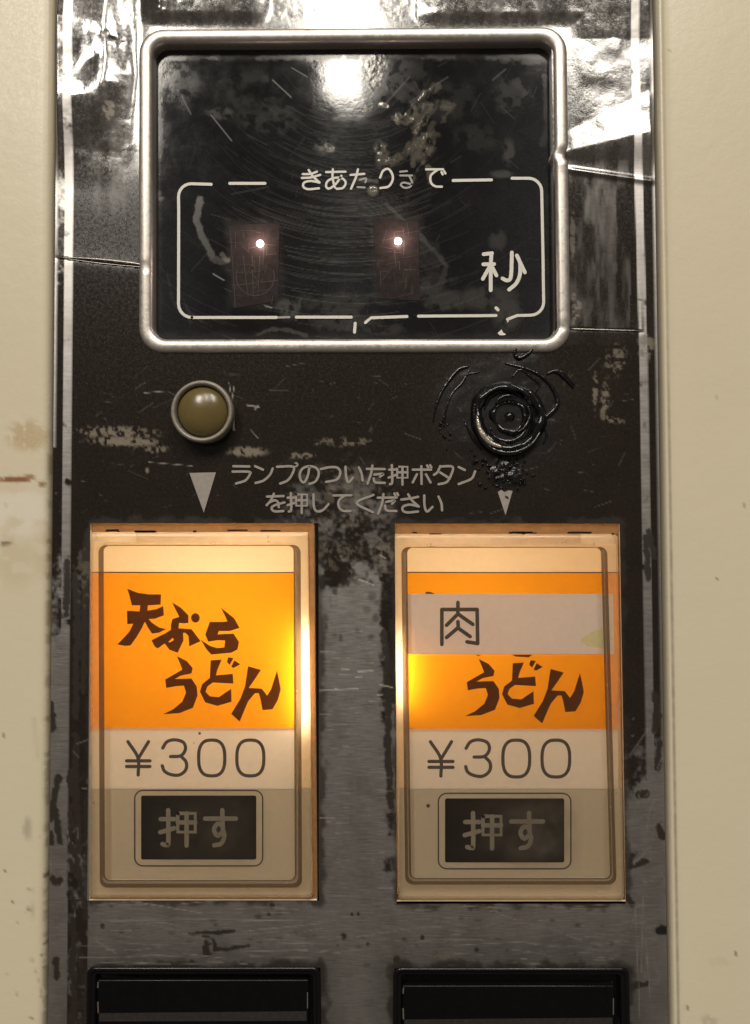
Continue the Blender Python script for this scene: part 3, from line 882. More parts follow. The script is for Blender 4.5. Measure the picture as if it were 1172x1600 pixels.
gb(gsm, 640, 130, 40, 50, .45, .5, 12, 31); gb(gsm, 590, 110, 30, 60, .5, .48, 9, 32); gb(gres, 588, 105, 18, 40, .35, .52, 6, 33)
gb(gsm, 250, 306, 8, 10, .6, .4, 8, 34); gs(gsm, [(280, 455), (296, 490), (330, 510)], 4, .35, 3, 3, 35); gs(gsm, [(262, 430), (270, 470), (300, 505)], 5, .25, 4, 4, 36)
gb(gsm, 590, 320, 70, 40, .3, .52, 14, 37); gb(gsm, 640, 420, 80, 60, .3, .5, 14, 38)
# dried torn film, shiny
for k in range(26):
    y0_ = random.uniform(130, 235); x0_ = 690 - (y0_ - 130) * .42 + random.gauss(0, 13); L = random.uniform(14, 60)
    gs(gres, [(x0_, y0_), (x0_ - L * .30 + random.gauss(0, 3), y0_ + L * .5), (x0_ - L * .5, y0_ + L * .8)], random.uniform(1.5, 7), random.uniform(.2, .62), 5, 3, 60 + k)
gb(gres, 662, 226, 34, 20, .55, .50, 8, 40, -.9); gb(gres, 612, 250, 26, 10, .5, .5, 7, 41, -.4)
gb(gres, 600, 165, 8, 5, .8, .3, 6, 42); gb(gres, 630, 185, 22, 12, .6, .48, 7, 43)
gb(gres, 583, 298, 9, 9, .9, .3, 5, 44); gs(gres, [(560, 280), (590, 283)], 5, .5, 4, 2, 45); gb(gres, 698, 165, 14, 10, .5, .46, 7, 46); gb(gres, 595, 240, 14, 22, .5, .48, 7, 47)
gs(gres, [(668, 262), (672, 285)], 9, .5, 4, 3, 48)
gsm *= np.interp(GY, [200, 300], [.6, 1.15]); gsh = gres * .6
band = (1 - sst(90, 97, GY + (g3 - .5) * 8)) * (GX > 250); gsm = np.maximum(gsm, band * sst(.42, .55, g2) * .55)
for (xa, ya, xb, yb) in ((355, 344, 440, 480), (582, 336, 660, 472)):
    dd = np.minimum(np.minimum(GX - xa, xb - GX), np.minimum(GY - ya, yb - GY)) + (g2 - .5) * 14
    gsm = np.maximum(gsm, sst(-8, 8, dd) * .30)
frame_d = np.minimum(np.minimum(GX - 244, 864 - GX), np.minimum(GY - 84, 530 - GY))
gsm = np.maximum(gsm, (1 - sst(2, 14, frame_d + (g2 - .5) * 12)) * .30)
GHf = GH + (fbm(GX, GY, 200, 3, 2) - .5) * .8 + gres * (g3 - .4) * .7
disp = grid_obj("countdown_display", GX, GY, GHf, np.ones((GX.shape[0] - 1, GX.shape[1] - 1), bool), M['glass'], root,
                {"wear_a": (gscr, gsm, gres, gsh)}, ref=GH)
disp["label"] = "scratched black display window with white lettering and two lit points"
GT = GH + .9
# white line border with its gaps
ink = Ink(GT)
bw = 4.6
def arc(cx, cy, r, a0, a1, n=6): return [(cx + r * math.cos(math.radians(a0 + (a1 - a0) * k / n)), cy + r * math.sin(math.radians(a0 + (a1 - a0) * k / n))) for k in range(n + 1)]
for pts in (arc(300, 475, 21, 180, 90)[::-1] + [(279.3, 330)] + arc(299, 307, 20, 180, 270) + [(330, 288)],
            [(359, 286.5), (414, 286.5)], [(708, 282), (768, 281)],
            [(800, 278.5), (825, 278.5)] + arc(826, 299, 20.5, 270, 360) + [(848.5, 400), (849.5, 472)] + arc(829, 472, 20.5, 0, 90) + [(808, 493), (793, 499)],
            [(300, 496), (432, 496)], [(463, 495.5), (549, 495.5)], [(571, 504), (580, 496.5), (636, 494.5)], [(654, 494), (775, 493)], [(555, 505), (554, 519)]):
    ink = Ink(GT); ink.stroke(pts, bw, curve=False); ink.build("border_line", M['white_print'], disp)
# lettering
K1 = (460, 255, 250 / 1172)
clean = [[(62, 80), (120, 78), (165, 62)], [(55, 108), (120, 104), (190, 85)], [(105, 50), (135, 95), (185, 142)], [(185, 142), (120, 130), (72, 142), (66, 172), (100, 190), (180, 184)],
         [(232, 65), (375, 62)], [(282, 45), (280, 110), (298, 178)], [(345, 92), (305, 150), (255, 186), (232, 168), (245, 130), (295, 108), (348, 110), (376, 142), (356, 180), (310, 188)],
         [(412, 86), (512, 78)], [(466, 45), (450, 105), (415, 186)],
         [(628, 105), (650, 56), (688, 42), (716, 78), (720, 122), (690, 170), (630, 182)],
         [(965, 45), (1090, 45)], [(1045, 50), (1000, 90), (1000, 140), (1030, 168), (1080, 172)], [(1078, 65), (1086, 82)], [(1098, 60), (1106, 75)]]
worn = [[(480, 122), (525, 112), (520, 140)], [(462, 175), (515, 178)], [(775, 62), (825, 58)], [(775, 90), (862, 90)], [(842, 95), (862, 140), (848, 172), (808, 180), (780, 160), (800, 142), (862, 155)]]
for a_, z_ in ((0, 4), (4, 7), (7, 9), (9, 10), (10, 14)):
    ink = Ink(GT)
    for st in tr(clean[a_:z_], *K1): ink.stroke(st, 3.5)
    ink.build("lettering", M['white_print'], disp)
ink = Ink(GT)
K2 = (730, 370, 140 / 1172)
for st in tr([[(215, 228), (325, 214)], [(318, 216), (310, 360), (308, 698)], [(212, 360), (352, 357)], [(292, 395), (205, 550)], [(332, 405), (383, 505)],
              [(585, 205), (576, 480), (558, 556), (515, 570), (462, 545)], [(650, 245), (755, 465)], [(655, 250), (692, 350), (688, 500), (640, 610), (548, 692)]], *K2):
    ink.stroke(st, 5.9)
ink.build("lettering", M['white_print'], disp, "single large character for seconds")
ink = Ink(GT)
for st in tr([[(378, 930), (402, 955)]], *K2): ink.stroke(st, 5.0)
ink.build("paint_flake", M['white_print'], disp)
ink = Ink(GT)
for p in tr([[(398, 1258), (450, 1212), (472, 1255), (512, 1275), (480, 1290), (420, 1286)], [(525, 1095), (550, 1100), (522, 1125)]], *K2): ink.poly(p)
o = ink.build("paint_flake", M['white_print'], disp)
for a_, z_ in ((0, 2), (2, 5)):
    ink = Ink(GT)
    for st in tr(worn[a_:z_], *K1): ink.stroke(st, 3.0)
    ink.build("lettering", M['worn_print'], disp, "rubbed-off grey lettering")
ink = Ink(GT)
ink.stroke([(436, 496), (452, 495.5)], 3.4)
ink.build("border_line", M['worn_print'], disp)
# pinkish digit windows behind the sheet, each with one lit point
for (q, lx, ly, sd) in ((((357, 352), (437, 348), (434, 470), (364, 482)), 404.5, 375.5, 5), (((584, 342), (654, 346), (656, 470), (590, 466)), 622.5, 371.5, 6)):
    ink = Ink(GH + .55, .1); ink.poly(list(q)); o = ink.build("digit_window", M['pinkish'], disp)
    ink = Ink(GH + .75, .1); r = random.Random(sd)
    xs = [p[0] for p in q]; ys = [p[1] for p in q]
    for k in range(34):
        x = r.uniform(min(xs) + 6, max(xs) - 10); y = r.uniform(min(ys) + 10, max(ys) - 8); a = r.choice((0, 1.57, r.uniform(0, 3.1))) + r.gauss(0, .15); L = r.uniform(6, 26)
        ink.stroke([(x - L / 2 * math.cos(a), y - L / 2 * math.sin(a)), (x + L / 2 * math.cos(a), y + L / 2 * math.sin(a))], r.uniform(.5, 1.2), curve=False)
    if sd == 5:
        ink.stroke(arc(399, 432, 30, -20, 200, 14), 1.6, curve=False); ink.stroke([(364, 446), (434, 438)], 1.5); ink.stroke([(360, 360), (368, 480)], 1.0)
        for dxx in (-14, 0, 12): ink.stroke([(394 + dxx, 400), (396 + dxx * .6, 462)], 1.3)
    ink.build("hairline_scratch", M['scrape'], disp)
    bb = B(); lathe(bb, lx, ly, [(5.4, GH + .8), (6.0, GH + 2.2), (4.4, GH + 3.4), (2.2, GH + 4.0)], 16)
    bb.build("lit_point", M['led'], disp)
    ld = bpy.data.lights.new("halo_light", 'POINT'); ld.energy = 0.0045; ld.color = (1, .72, .62); ld.shadow_soft_size = .001  # point light added before the sheet to make the halo round the dot
    lo = bpy.data.objects.new("halo_light", ld); lo.location = Vector(W(lx, ly, GH + 14.0)); COL.objects.link(lo)

# ------------------------------------------------------------------ printed words and pointers on the panel
Z3 = (350, 715, 210 / 1172); Z4 = (550, 715, 210 / 1172)
t3 = [[(82, 75), (222, 77)], [(75, 122), (218, 124), (224, 150), (185, 200), (105, 226)], [(272, 75), (340, 105)], [(425, 95), (400, 150), (345, 200), (275, 221)],
      [(462, 80), (603, 80), (592, 150), (550, 202), (490, 226)], [(616, 62), (628, 50), (640, 62), (628, 75), (616, 62)],
      [(745, 85), (730, 160), (700, 215), (670, 195), (662, 140), (690, 92), (750, 75), (810, 95), (826, 145), (800, 205), (745, 230)],
      [(845, 100), (920, 84), (988, 88), (1015, 130), (985, 190), (890, 212)], [(1060, 80), (1065, 160), (1085, 216), (1125, 175)],
      [(375, 340), (520, 335)], [(435, 315), (410, 370), (372, 415)], [(395, 392), (440, 372), (470, 388), (478, 432)], [(528, 390), (445, 415), (415, 440), (440, 468), (518, 466)],
      [(555, 350), (615, 348)], [(583, 310), (586, 450), (565, 470)], [(555, 415), (615, 395)], [(630, 372), (725, 372)], [(678, 322), (678, 485)],
      [(780, 320), (785, 430), (812, 468), (862, 458), (912, 405)], [(955, 330), (1112, 328)], [(1045, 335), (1000, 380), (1005, 435), (1040, 464), (1102, 466)]]
t4 = [[(60, 85), (84, 140), (92, 200)], [(130, 98), (285, 100)], [(178, 70), (166, 140), (135, 228)], [(195, 148), (272, 142), (245, 166)], [(190, 182), (205, 216), (287, 220)],
      [(325, 105), (388, 103)], [(348, 65), (351, 212), (330, 232)], [(320, 175), (385, 150)], [(395, 128), (485, 128)], [(440, 80), (440, 236)],
      [(530, 105), (690, 105)], [(605, 75), (607, 230)], [(566, 145), (530, 216)], [(645, 145), (685, 216)], [(655, 68), (666, 86)], [(682, 66), (692, 84)],
      [(770, 75), (745, 128), (715, 150)], [(768, 78), (876, 80), (864, 152), (825, 214), (755, 232)], [(770, 130), (836, 172)], [(930, 82), (985, 108)], [(1074, 120), (1040, 185), (930, 231)],
      [(187, 325), (40, 395), (182, 476)], [(225, 350), (390, 348)], [(275, 318), (262, 400), (228, 490)], [(300, 386), (372, 374), (350, 402)], [(288, 420), (304, 460), (387, 466)], [(370, 313), (378, 330)], [(394, 310), (402, 328)],
      [(430, 366), (510, 356), (577, 342)], [(490, 320), (522, 372), (582, 426)], [(582, 426), (505, 410), (448, 426), (442, 458), (480, 478), (576, 470)],
      [(630, 330), (633, 420), (655, 470), (702, 430)], [(755, 340), (780, 400), (786, 460)]]
boxes3 = [[(630, 322), (725, 322), (725, 420), (630, 420), (630, 322)]]; boxes4 = [[(395, 80), (485, 80), (485, 176), (395, 176), (395, 80)]]
chars = [(t3, Z3, a, z, None) for a, z in ((0, 2), (2, 4), (4, 6), (6, 7), (7, 8), (9, 13))] + [(t3, Z3, 13, 18, boxes3), (t3, Z3, 18, 19, None), (t3, Z3, 19, 21, None)]
chars += [(t4, Z4, 1, 5, None), (t4, Z4, 5, 10, boxes4)] + [(t4, Z4, a, z, None) for a, z in ((10, 16), (16, 19), (19, 21), (21, 22), (22, 28), (28, 31), (31, 33))]
chars.append((None, None, 0, 0, None))
for src, zz, a, z, bx_ in chars:
    ink = Ink(.9, .3)
    if src is None:
        for st in tr(t3[8:9], *Z3) + tr(t4[0:1], *Z4): ink.stroke(st, 3.7)
    else:
        for st in tr(src[a:z], *zz): ink.stroke(st, 3.7)
        for st in tr(bx_ or [], *zz): ink.stroke(st, 3.4, curve=False)
    ink.build("lettering", M['grey_print'], root)
ink = Ink(.9, .3); ink.poly([(296, 739), (337.5, 738), (318.5, 801)]); ink.build("pointer_triangle", M['grey_print'], root, "grey triangle under the olive lamp")
ink = Ink(.9, .3); ink.poly([(778, 769), (783, 765), (788, 769), (794, 766), (801, 767), (790, 805)]); ink.build("pointer_triangle", M['grey_print'], root, "small grey triangle partly covered by black sealant")

# ------------------------------------------------------------------ olive lamp
LX, LY = 321.0, 647.0
b = B(); lathe(b, LX, LY, [(46, -4), (47.4, 15), (48.0, 25), (47.0, 28.5), (44.6, 30), (42.0, 29.3), (40.2, 26.5), (39.4, 21), (39.2, 14)], 72, cap=False)
lamp = b.build("indicator_lamp", M['lamp_ring'], root, label="olive unlit dome lamp in a tarnished metal ring")
t = NT("olive_lamp_dome")
nz = t.noise(180, 4); n9 = t.noise(60, 3)
p = t.principled(Base_Color=t.mix(n9, (.075, .055, .017), (.15, .112, .040)), Roughness=t.ramp(nz, .3, .7, .16, .30))
p.inputs["Subsurface Weight"].default_value = .15; p.inputs["Subsurface Radius"].default_value = (.002, .0015, .0008)
t.link(t.bump(nz, .0003, .25), p.inputs["Normal"]); M['dome'] = t.done(p.outputs[0])
b = B(); R0 = 39.0
prof = [(R0 * math.cos(a), 18 + 17 * math.sin(a)) for a in np.linspace(0, 1.52, 14)]
lathe(b, LX + .5, LY - .5, prof, 64); b.build("dome", M['dome'], lamp)

# ------------------------------------------------------------------ right lamp, buried in black sealant
QX, QY = 793.0, 654.0
b = B()
prof = [(62, -2.5), (60, 1.5), (56, 5.5), (52, 9), (48, 10), (45, 7), (42, 2.5), (39, 0), (35, -1.2), (31, -.5), (28, 2), (25, 4.2), (22, 3.4), (20, -2), (18.5, -10), (6, -14)]
a = np.linspace(0, 2 * math.pi, 96, endpoint=False)
rs = np.random.RandomState(4); loops = []
for k, (rad, hh) in enumerate(prof):
    q = k / len(prof)
    wob = 1 + (.05 * np.sin(2 * a + 1.1) + .035 * np.sin(3 * a + 2.4 + q * 2) + .02 * np.sin(7 * a + k * .5)) * (1 + .4 * q)
    cx = QX + 3 * q; cy = QY - 5 * q
    x_ = cx + rad * wob * np.cos(a) * .95; y_ = cy + rad * wob * np.sin(a)
    rough = (fbm(x_, y_, 20, 77, 2) - .5) * 8 * (1 if 1 < k < 14 else .2) + (fbm(x_, y_, 7, 79, 2) - .5) * .8 * (1 if 1 < k < 14 else 0)
    side = np.cos(a - .9)                      # heavier towards the lower right
    loops.append(W(x_, y_, (hh * 1.5 if hh > 0 else hh * 2.2) + rough * 1.3 + side * (2.4 if 1 < k < 12 else 0), 0.0))
b.loft(loops, cap1=True)
sl = b.build("indicator_lamp", M['sealant'], root, label="lamp buried under a messy ring of glossy black sealant")
b = B(); lathe(b, 796, 651, [(10, -6), (9.5, -2), (7.5, 2), (4.5, 4.5), (1.5, 5.4)], 24); b.build("dome", M['sealant'], sl)
for (x, y, r) in ((789, 655, 3.0), (803, 647, 2.0)):
    b = B(); lathe(b, x, y, [(r, 3), (r * .8, 4.6), (r * .4, 5.6)], 12); b.build("glass_bead", M['clear'], sl)
# bright crescent of the old ring still showing at lower left
b = B()
tube(b, [(744.5, 648), (746, 664), (753, 681), (766, 694), (783, 700), (798, 700), (806, 698)], [1.0, 3.4, 4.6, 3.8, 2.2, 2.0, .8], 13.0, 8, flat=.7)
b.build("ring", M['bare_ring'], sl, label="pale crescent of bare metal ring")
b = B()
tube(b, [(741, 632), (740, 650), (744, 672), (755, 692), (772, 705), (795, 709), (815, 704), (832, 692), (842, 676)], [2, 3, 3.6, 4, 4.4, 4.6, 4, 3, 2], 10.0, 10)
tube(b, [(795, 603), (812, 611), (828, 624), (839, 640), (843, 655), (838, 668)], [1.5, 3.4, 4, 3.4, 4.4, 2], 10.0, 8)
tube(b, [(757, 640), (764, 622), (780, 612), (800, 612), (816, 622)], [1, 3.2, 3.6, 3, 1], 2.6, 8, flat=.7)
tube(b, [(766, 668), (772, 682), (790, 690), (808, 686), (822, 672)], [1, 2.6, 3.4, 3.2, 1.2], 2.4, 8, flat=.7)
tube(b, [(808, 676), (820, 668), (828, 650), (824, 634)], [1, 3.8, 3.0, 1], 3.4, 8, flat=.7)
tube(b, [(772, 634), (780, 624), (794, 620), (806, 624)], [1.5, 3, 3, 1.5], 10.5, 8)
tube(b, [(789, 568), (812, 574), (835, 582), (856, 597), (869, 618), (870, 634), (858, 648), (846, 656)], [1.2, 2.6, 2.4, 2.8, 3.4, 4.4, 3.6, 2], 1.8, 8, flat=.8)
tube(b, [(854, 585), (868, 580), (884, 592), (896, 606)], [1.2, 3, 3.2, 1.6], 1.5, 8, flat=.8)
tube(b, [(868, 578), (880, 584), (897, 602)], [1.0, 2.0, 1.0], 2.5, 8, flat=.8)
tube(b, [(800, 590), (812, 578), (828, 588), (842, 600), (838, 612)], [1, 2, 2, 2, 1], 1.6, 8, flat=.7)
tube(b, [(732, 573), (718, 577), (703, 593), (690, 613), (681, 636), (677, 660)], [1.6, 3.2, 2.8, 2.4, 2.0, 1.0], 1.3, 8, flat=.7)
tube(b, [(735, 576), (722, 598), (706, 616), (697, 640), (694, 668)], [1.2, 2.0, 1.8, 2.2, 1.0], 1.2, 8, flat=.7)
tube(b, [(724, 592), (731, 585), (748, 582)], [.8, 2, .8], 1.3, 8, flat=.7)
tube(b, [(804, 556), (806, 545), (818, 541), (832, 543), (826, 552), (812, 560), (804, 556)], [2.4, 2.8, 3.0, 2.4, 2.2, 2.6, 2.4], 4.0, 8, flat=.6)
tube(b, [(726, 660), (738, 684), (752, 702)], [1, 2.4, 1.2], 2, 8)
tube(b, [(848, 662), (854, 680), (849, 694)], [1, 2.2, 1], 1.4, 8, flat=.7)
b.build("sealant_bead", M['sealant'], sl)
b = B(); r = random.Random(3)
for k in range(95):
    x = r.gauss(790, 20); y = r.gauss(738, 15)
    if k > 70: x, y = r.gauss(752, 10), r.gauss(722, 11)
    if k > 82: x, y = r.gauss(692, 6), r.uniform(655, 705)
    a = r.gauss(-.4, .9); L = r.uniform(2, 7)
    tube(b, [(x, y), (x + L * .5 * math.cos(a), y + L * .5 * math.sin(a) - .6), (x + L * math.cos(a), y + L * math.sin(a))], [.8, r.uniform(1.2, 2.8), .7], r.uniform(1.0, 4.5), 6)
o = b.build("sealant_crumb", M['sealant'], sl); o["kind"] = "stuff"

# ------------------------------------------------------------------ lit push buttons
K5 = (180, 1140, 260 / 1172); K6 = (200, 1225, 220 / 1172); K7 = (175, 910, 280 / 1172); K8 = (620, 910, 320 / 1172)
def zero(cx, cy, rx, ry):
    return [(cx + rx * math.copysign(abs(math.cos(t)) ** .75, math.cos(t)), cy + ry * math.copysign(abs(math.sin(t)) ** .75, math.sin(t))) for t in np.linspace(0, 2 * math.pi, 28, endpoint=False)]
price = tr([[(90, 85), (160, 198), (162, 320)], [(235, 85), (165, 200)], [(80, 220), (245, 220)], [(80, 260), (245, 260)],
            [(335, 130), (365, 86), (420, 72), (480, 90), (495, 138), (462, 184), (390, 190)], [(462, 186), (500, 230), (496, 285), (450, 320), (390, 316), (347, 292), (332, 255)]], *K5)
zeros = tr([zero(680, 200, 92, 126), zero(952, 200, 95, 126)], *K5)
push = tr([[(272, 292), (385, 292)], [(335, 218), (336, 480), (322, 508), (288, 500)], [(268, 402), (385, 368)], [(415, 320), (560, 320)], [(488, 245), (488, 512)],
           [(642, 288), (898, 288)], [(785, 218), (790, 370), (802, 435), (775, 495), (718, 510)], [(790, 352), (748, 330), (716, 380), (745, 430), (790, 400)]], *K6)
pushbox = tr([[(415, 245), (560, 245), (560, 400), (415, 400), (415, 245)]], *K6)
ten = tr([[(100, 42), (170, 68), (240, 78), (322, 78), (318, 145), (250, 150), (235, 150), (232, 185), (290, 175), (335, 155), (340, 215), (280, 238), (240, 240), (262, 265), (310, 295), (355, 305), (310, 328), (262, 335), (238, 300), (215, 258), (195, 300), (160, 360), (122, 412), (85, 415), (35, 405), (75, 365), (115, 320), (140, 270), (100, 272), (98, 185), (180, 190), (185, 150), (130, 150), (118, 100)]], *K7)
pu = tr([[(392, 130), (450, 165), (500, 215), (500, 265), (470, 268), (440, 265), (435, 300), (520, 305), (580, 385), (505, 418), (500, 350), (480, 330), (465, 330), (468, 380), (430, 460), (375, 440), (345, 400), (300, 432), (280, 420), (258, 378), (345, 335), (385, 310), (385, 280), (395, 240), (440, 225), (425, 195)], [(368, 390), (398, 362), (405, 376), (382, 392)]], *K7)
ra = tr([[(712, 165), (800, 235), (835, 298), (770, 318), (700, 318), (690, 340), (795, 335), (832, 390), (820, 440), (780, 460), (650, 472), (620, 440), (580, 375), (640, 415), (690, 430), (735, 425), (740, 380), (690, 378), (630, 388), (610, 340), (640, 258), (730, 258), (755, 255), (740, 220)]], *K7)
dot = tr([[(546 + 29 * math.cos(t), 232 + 31 * math.sin(t)) for t in np.linspace(0, 6.28, 14, endpoint=False)]], *K7)
udon = tr([[(425, 482), (490, 515), (528, 560), (520, 595), (450, 610), (410, 632), (520, 628), (555, 680), (560, 740), (530, 820), (440, 855), (335, 862), (400, 830), (460, 780), (485, 720), (470, 675), (420, 678), (355, 690), (348, 635), (400, 605), (460, 570), (445, 530)],
           [(645, 510), (718, 505), (690, 570), (680, 608), (790, 598), (795, 662), (660, 655), (625, 680), (612, 715), (640, 745), (700, 750), (780, 695), (782, 780), (690, 808), (610, 785), (575, 715), (590, 665), (640, 625)],
           [(760, 490), (795, 495), (770, 540), (752, 520)], [(800, 510), (840, 535), (795, 560), (780, 552)],
           [(890, 548), (975, 572), (930, 640), (895, 690), (980, 695), (1000, 720), (1015, 740), (1040, 700), (1080, 575), (1105, 700), (1085, 770), (1050, 830), (985, 835), (970, 760), (960, 725), (935, 725), (890, 780), (835, 910), (780, 860), (840, 760), (870, 680)]], *K7)
def mv(L, dx, dy, sx=1.0, sy=1.0, ox=0, oy=0): return [[(ox + (x - ox) * sx + dx, oy + (y - oy) * sy + dy) for x, y in p] for p in L]

LBL = -10.0                     # depth of the printed sheets below the panel face
def push_button(cfg):
    x0, x1, y0, y1 = map(P2, cfg['out'])         # cover outline
    hx0, hx1, hy0, hy1 = map(P2, cfg['hole'])    # mouth of the lamp housing
    ix0, ix1, iy0, iy1 = map(P2, cfg['inn'])     # inner window of the cover
    lx0, lx1 = cfg['lab']
    FT = 7.0
    # cover: clear front face with rounded shoulder, and walls down to the sheets
    b = B()
    specs = [(0, LBL - 14), (0, -2), (.3, FT - 4.5), (1.3, FT - 1.8), (3.2, FT - .5), (6, FT)]
    loops = []
    for d, h in specs:
        R = rrect(x0 + d, y0 + d, x1 - d, y1 - d, max(1.0, 5 - d * .4), 5)
        loops.append(W(R[:, 0], R[:, 1], h, FT))
    b.loft(loops)
    cover = b.build("push_button", M['rim'], root, label=cfg['label'])
    b = B()
    R0 = rrect(x0 + 6, y0 + 6, x1 - 6, y1 - 6, 3, 5); R1 = rrect(ix0, iy0, ix1, iy1, 9, 5)
    Rm = rrect(ix0 - 3, iy0 - 3, ix1 + 3, iy1 + 3, 11, 5)
    b.loft([W(R0[:, 0], R0[:, 1], FT, FT), W(Rm[:, 0], Rm[:, 1], FT - .4, FT), W(R1[:, 0], R1[:, 1], FT - 2.2, FT)])
    b.build("cover_rim", M['rim'], cover)
    b = B()
    b.loft([W(R1[:, 0], R1[:, 1], FT - 5.2, FT), W(R1[:, 0], R1[:, 1], FT - 2.25, FT)], cap1=True)
    b.build("cover_face", M['clear'], cover, False)
    # moulded groove round the inner window, its shade put in as brown colour
    b = B()
    gw = cfg.get('gw', (4, 8, 12))
    Ra = rrect(ix0 - gw[0], iy0 - 1.5, ix1 + gw[1], iy1 + gw[2] * .9, 12, 6); Rb = rrect(ix0 + .5, iy0, ix1 - .5, iy1, 8, 6)
    b.loft([W(Ra[:, 0], Ra[:, 1], FT + .5, FT), W(Rb[:, 0], Rb[:, 1], FT - 1.2, FT)])
    b.build("groove", M['groove'], cover)
    # printed sheets
    d = LBL
    sheet("header_sheet", lx0, iy0 - 6, lx1, cfg['yo'] - 1.5, d, M['header'], cover)
    sheet("name_label", lx0, cfg['yo'], lx1, cfg['yp'] + 2, d + .15, M['orange'], cover, label=cfg['name_label'])
    sheet("price_label", lx0, cfg['yp'], lx1, cfg['yq'], d + .9, M['paper'], cover, label="white paper strip printed with the price 300 yen")
    sheet("push_plate", cfg.get('px0', lx0), cfg['yq'] - 2, cfg.get('px1', lx1), y1 - 3, d + .2, M['plate'], cover, thick=1.2)
    # dark field with pale word, outlined
    dx, dy, sx = cfg['push']
    rect = rrect(220.5, 1243, 400.5, 1343, 3, 3)
    def pp(P): return [(210 + (x - 210) * sx + dx, y + dy) for x, y in P]
    ink = Ink(d + .5, .2); ink.poly(pp(rect)); ink.build("dark_field", M['black_ink'], cover)
    ink = Ink(d + .5, .2); ink.stroke(pp(rrect(210.5, 1235, 410.5, 1353, 13, 5)), 2.2, curve=False, closed=False)
    q = pp(rrect(210.5, 1235, 410.5, 1353, 13, 5)); ink.stroke([q[-1], q[0]], 2.2, curve=False); ink.build("outline", M['grey_ink'], cover)
    for part_, bx_ in ((push[:5], pushbox), (push[5:], [])):
        ink = Ink(d + .9, .2)
        for st in part_: ink.stroke(pp(st), 7.0)
        for st in bx_: ink.stroke(pp(st), 6.0, curve=False)
        ink.build("lettering", M['faint_ink'], cover)
    hz = cfg['haze']; ink = Ink(FT - 2.0, .1); ink.poly(list(rrect(*hz[:4], 10, 4))); ink.build("cloudy_wear", M[hz[4]], cover)
    # price
    for a_, z_ in ((price[:4], []), (price[4:], []), ([], zeros[:1]), ([], zeros[1:])):
        ink = Ink(d + 1.0, .2)
        for st in mv(a_, *cfg['price']): ink.stroke(st, 5.2)
        for st in mv(z_, *cfg['price']): ink.stroke(st, 5.2, closed=True)
        ink.build("numeral", M['grey_ink'], cover)
    for (x, y, r) in cfg['specks']:
        ink = Ink(d + 1.0, .2); ink.poly([(x + r * math.cos(t), y + r * math.sin(t)) for t in np.linspace(0, 6.28, 9, endpoint=False)]); ink.build("dirt_speck", M['grey_ink'], cover)
    ink = Ink(d + .6, .1); q0 = P2(lx0)[0]; q1 = P2(lx1)[0]; y_ = cfg['yo'] - .8
    ink.stroke([(q0 + 2, y_), ((q0 + q1) / 2, y_ + .5), (q1 - 2, y_ + .4)], 1.7, curve=False); ink.build("seam_line", M['grey_ink'], cover)
    # grime caught on the ledge over the cover
    for k in range(9):
        gx_ = random.uniform(hx0[0] + 8, hx1[0] - 10); gl = random.choice((2, 3, 4, 6, 18, 30)); gy_ = y0[0] - random.uniform(.5, 3.5)
        ink = Ink(-4.5, .1); ink.stroke([(gx_, gy_), (min(gx_ + gl, hx1[0] - 3), gy_ + random.uniform(-.6, .6))], random.uniform(1.4, 3.4), curve=False); ink.build("dirt_speck", M['black_ink'], cover)
    # name in brush letters
    for grp in cfg['name']:
        ink = Ink(d + .4, .2)
        for p in grp: ink.poly(p[0], p[1:])
        ink.build("lettering", M['ink'], cover)
    # housing: four walls and a back round the lamp
    b = B()
    Rh = rrect(hx0, hy0, hx1, hy1, 1.0, 2)
    b.loft([W(Rh[:, 0], Rh[:, 1], -.5, 0.0), W(Rh[:, 0], Rh[:, 1], -250, 0.0)], cap1=True)
    b.build("housing", M['housing'], cover, False)
    b = B()
    Ri = rrect(x0 - .8, y0 - .8, x1 + .8, y1 + .8, 2.0, 2); Ro = rrect(hx0 - .4, hy0 - .4, hx1 + .4, hy1 + .4, 1.0, 2)
    b.loft([W(Ro[:, 0], Ro[:, 1], -5, 0.0), W(Ri[:, 0], Ri[:, 1], -7.5, 0.0), W(Ri[:, 0], Ri[:, 1], -24, 0.0)])
    b.build("housing_lip", M['lip'], cover, False)
    gx0, gx1 = cfg['diffuser']
    sheet("diffuser_strip", gx0, y0 + 5, gx1, y1 - 4, LBL - 3, M['diffuser'], cover)  # frosted strip added before the side bulb to spread its glow
    for (bx, by, bh, br, ln, bm_) in cfg['bulbs']:  # a side bulb, and a deeper one added to light the label evenly
        bm = bmesh.new(); bmesh.ops.create_icosphere(bm, subdivisions=2, radius=br * S)
        me = bpy.data.meshes.new("bulb"); bm.to_mesh(me); bm.free()
        o = link("bulb", me, bm_, cover); o.scale = (1, 1, ln); o.location = Vector(W(bx, by, bh, 0.0))
    return cover

c1 = push_button(dict(out=((140.5, 138.5), (480, 488), 832, 1405), hole=((141, 139), (491, 495.5), 817, 1407), inn=((161, 163), (459, 461), 853, 1375),
    lab=(141, 461), yo=895, yp=1138, yq=1233, push=(0, 0, 1.0), price=(0, 0), haze=(200, 1228, 425, 1368, 'haze_light'), diffuser=((462, 464), (485, 491)), bulbs=((474, 1060, -31, 6, 15, M['side_bulb']), (340, 960, -190, 15, 2, M['bulb'])), specks=((312, 1146, 2.2), (303, 1161, .9)),
    px1=486, gw=(7, 11, 13),
    name=[[[ten[0]]], [[pu[0], pu[1]], [dot[0]]], [[ra[0]]], [[udon[0]]], [[udon[1]], [udon[2]], [udon[3]]], [[udon[4]]]],
    name_label="bright orange film glowing yellow at its right edge",
    label="lit tempura udon button with orange film, on the left"))
u2 = mv(udon, 471.5, 4.5, 1.012, .985, 276.5, 1025)
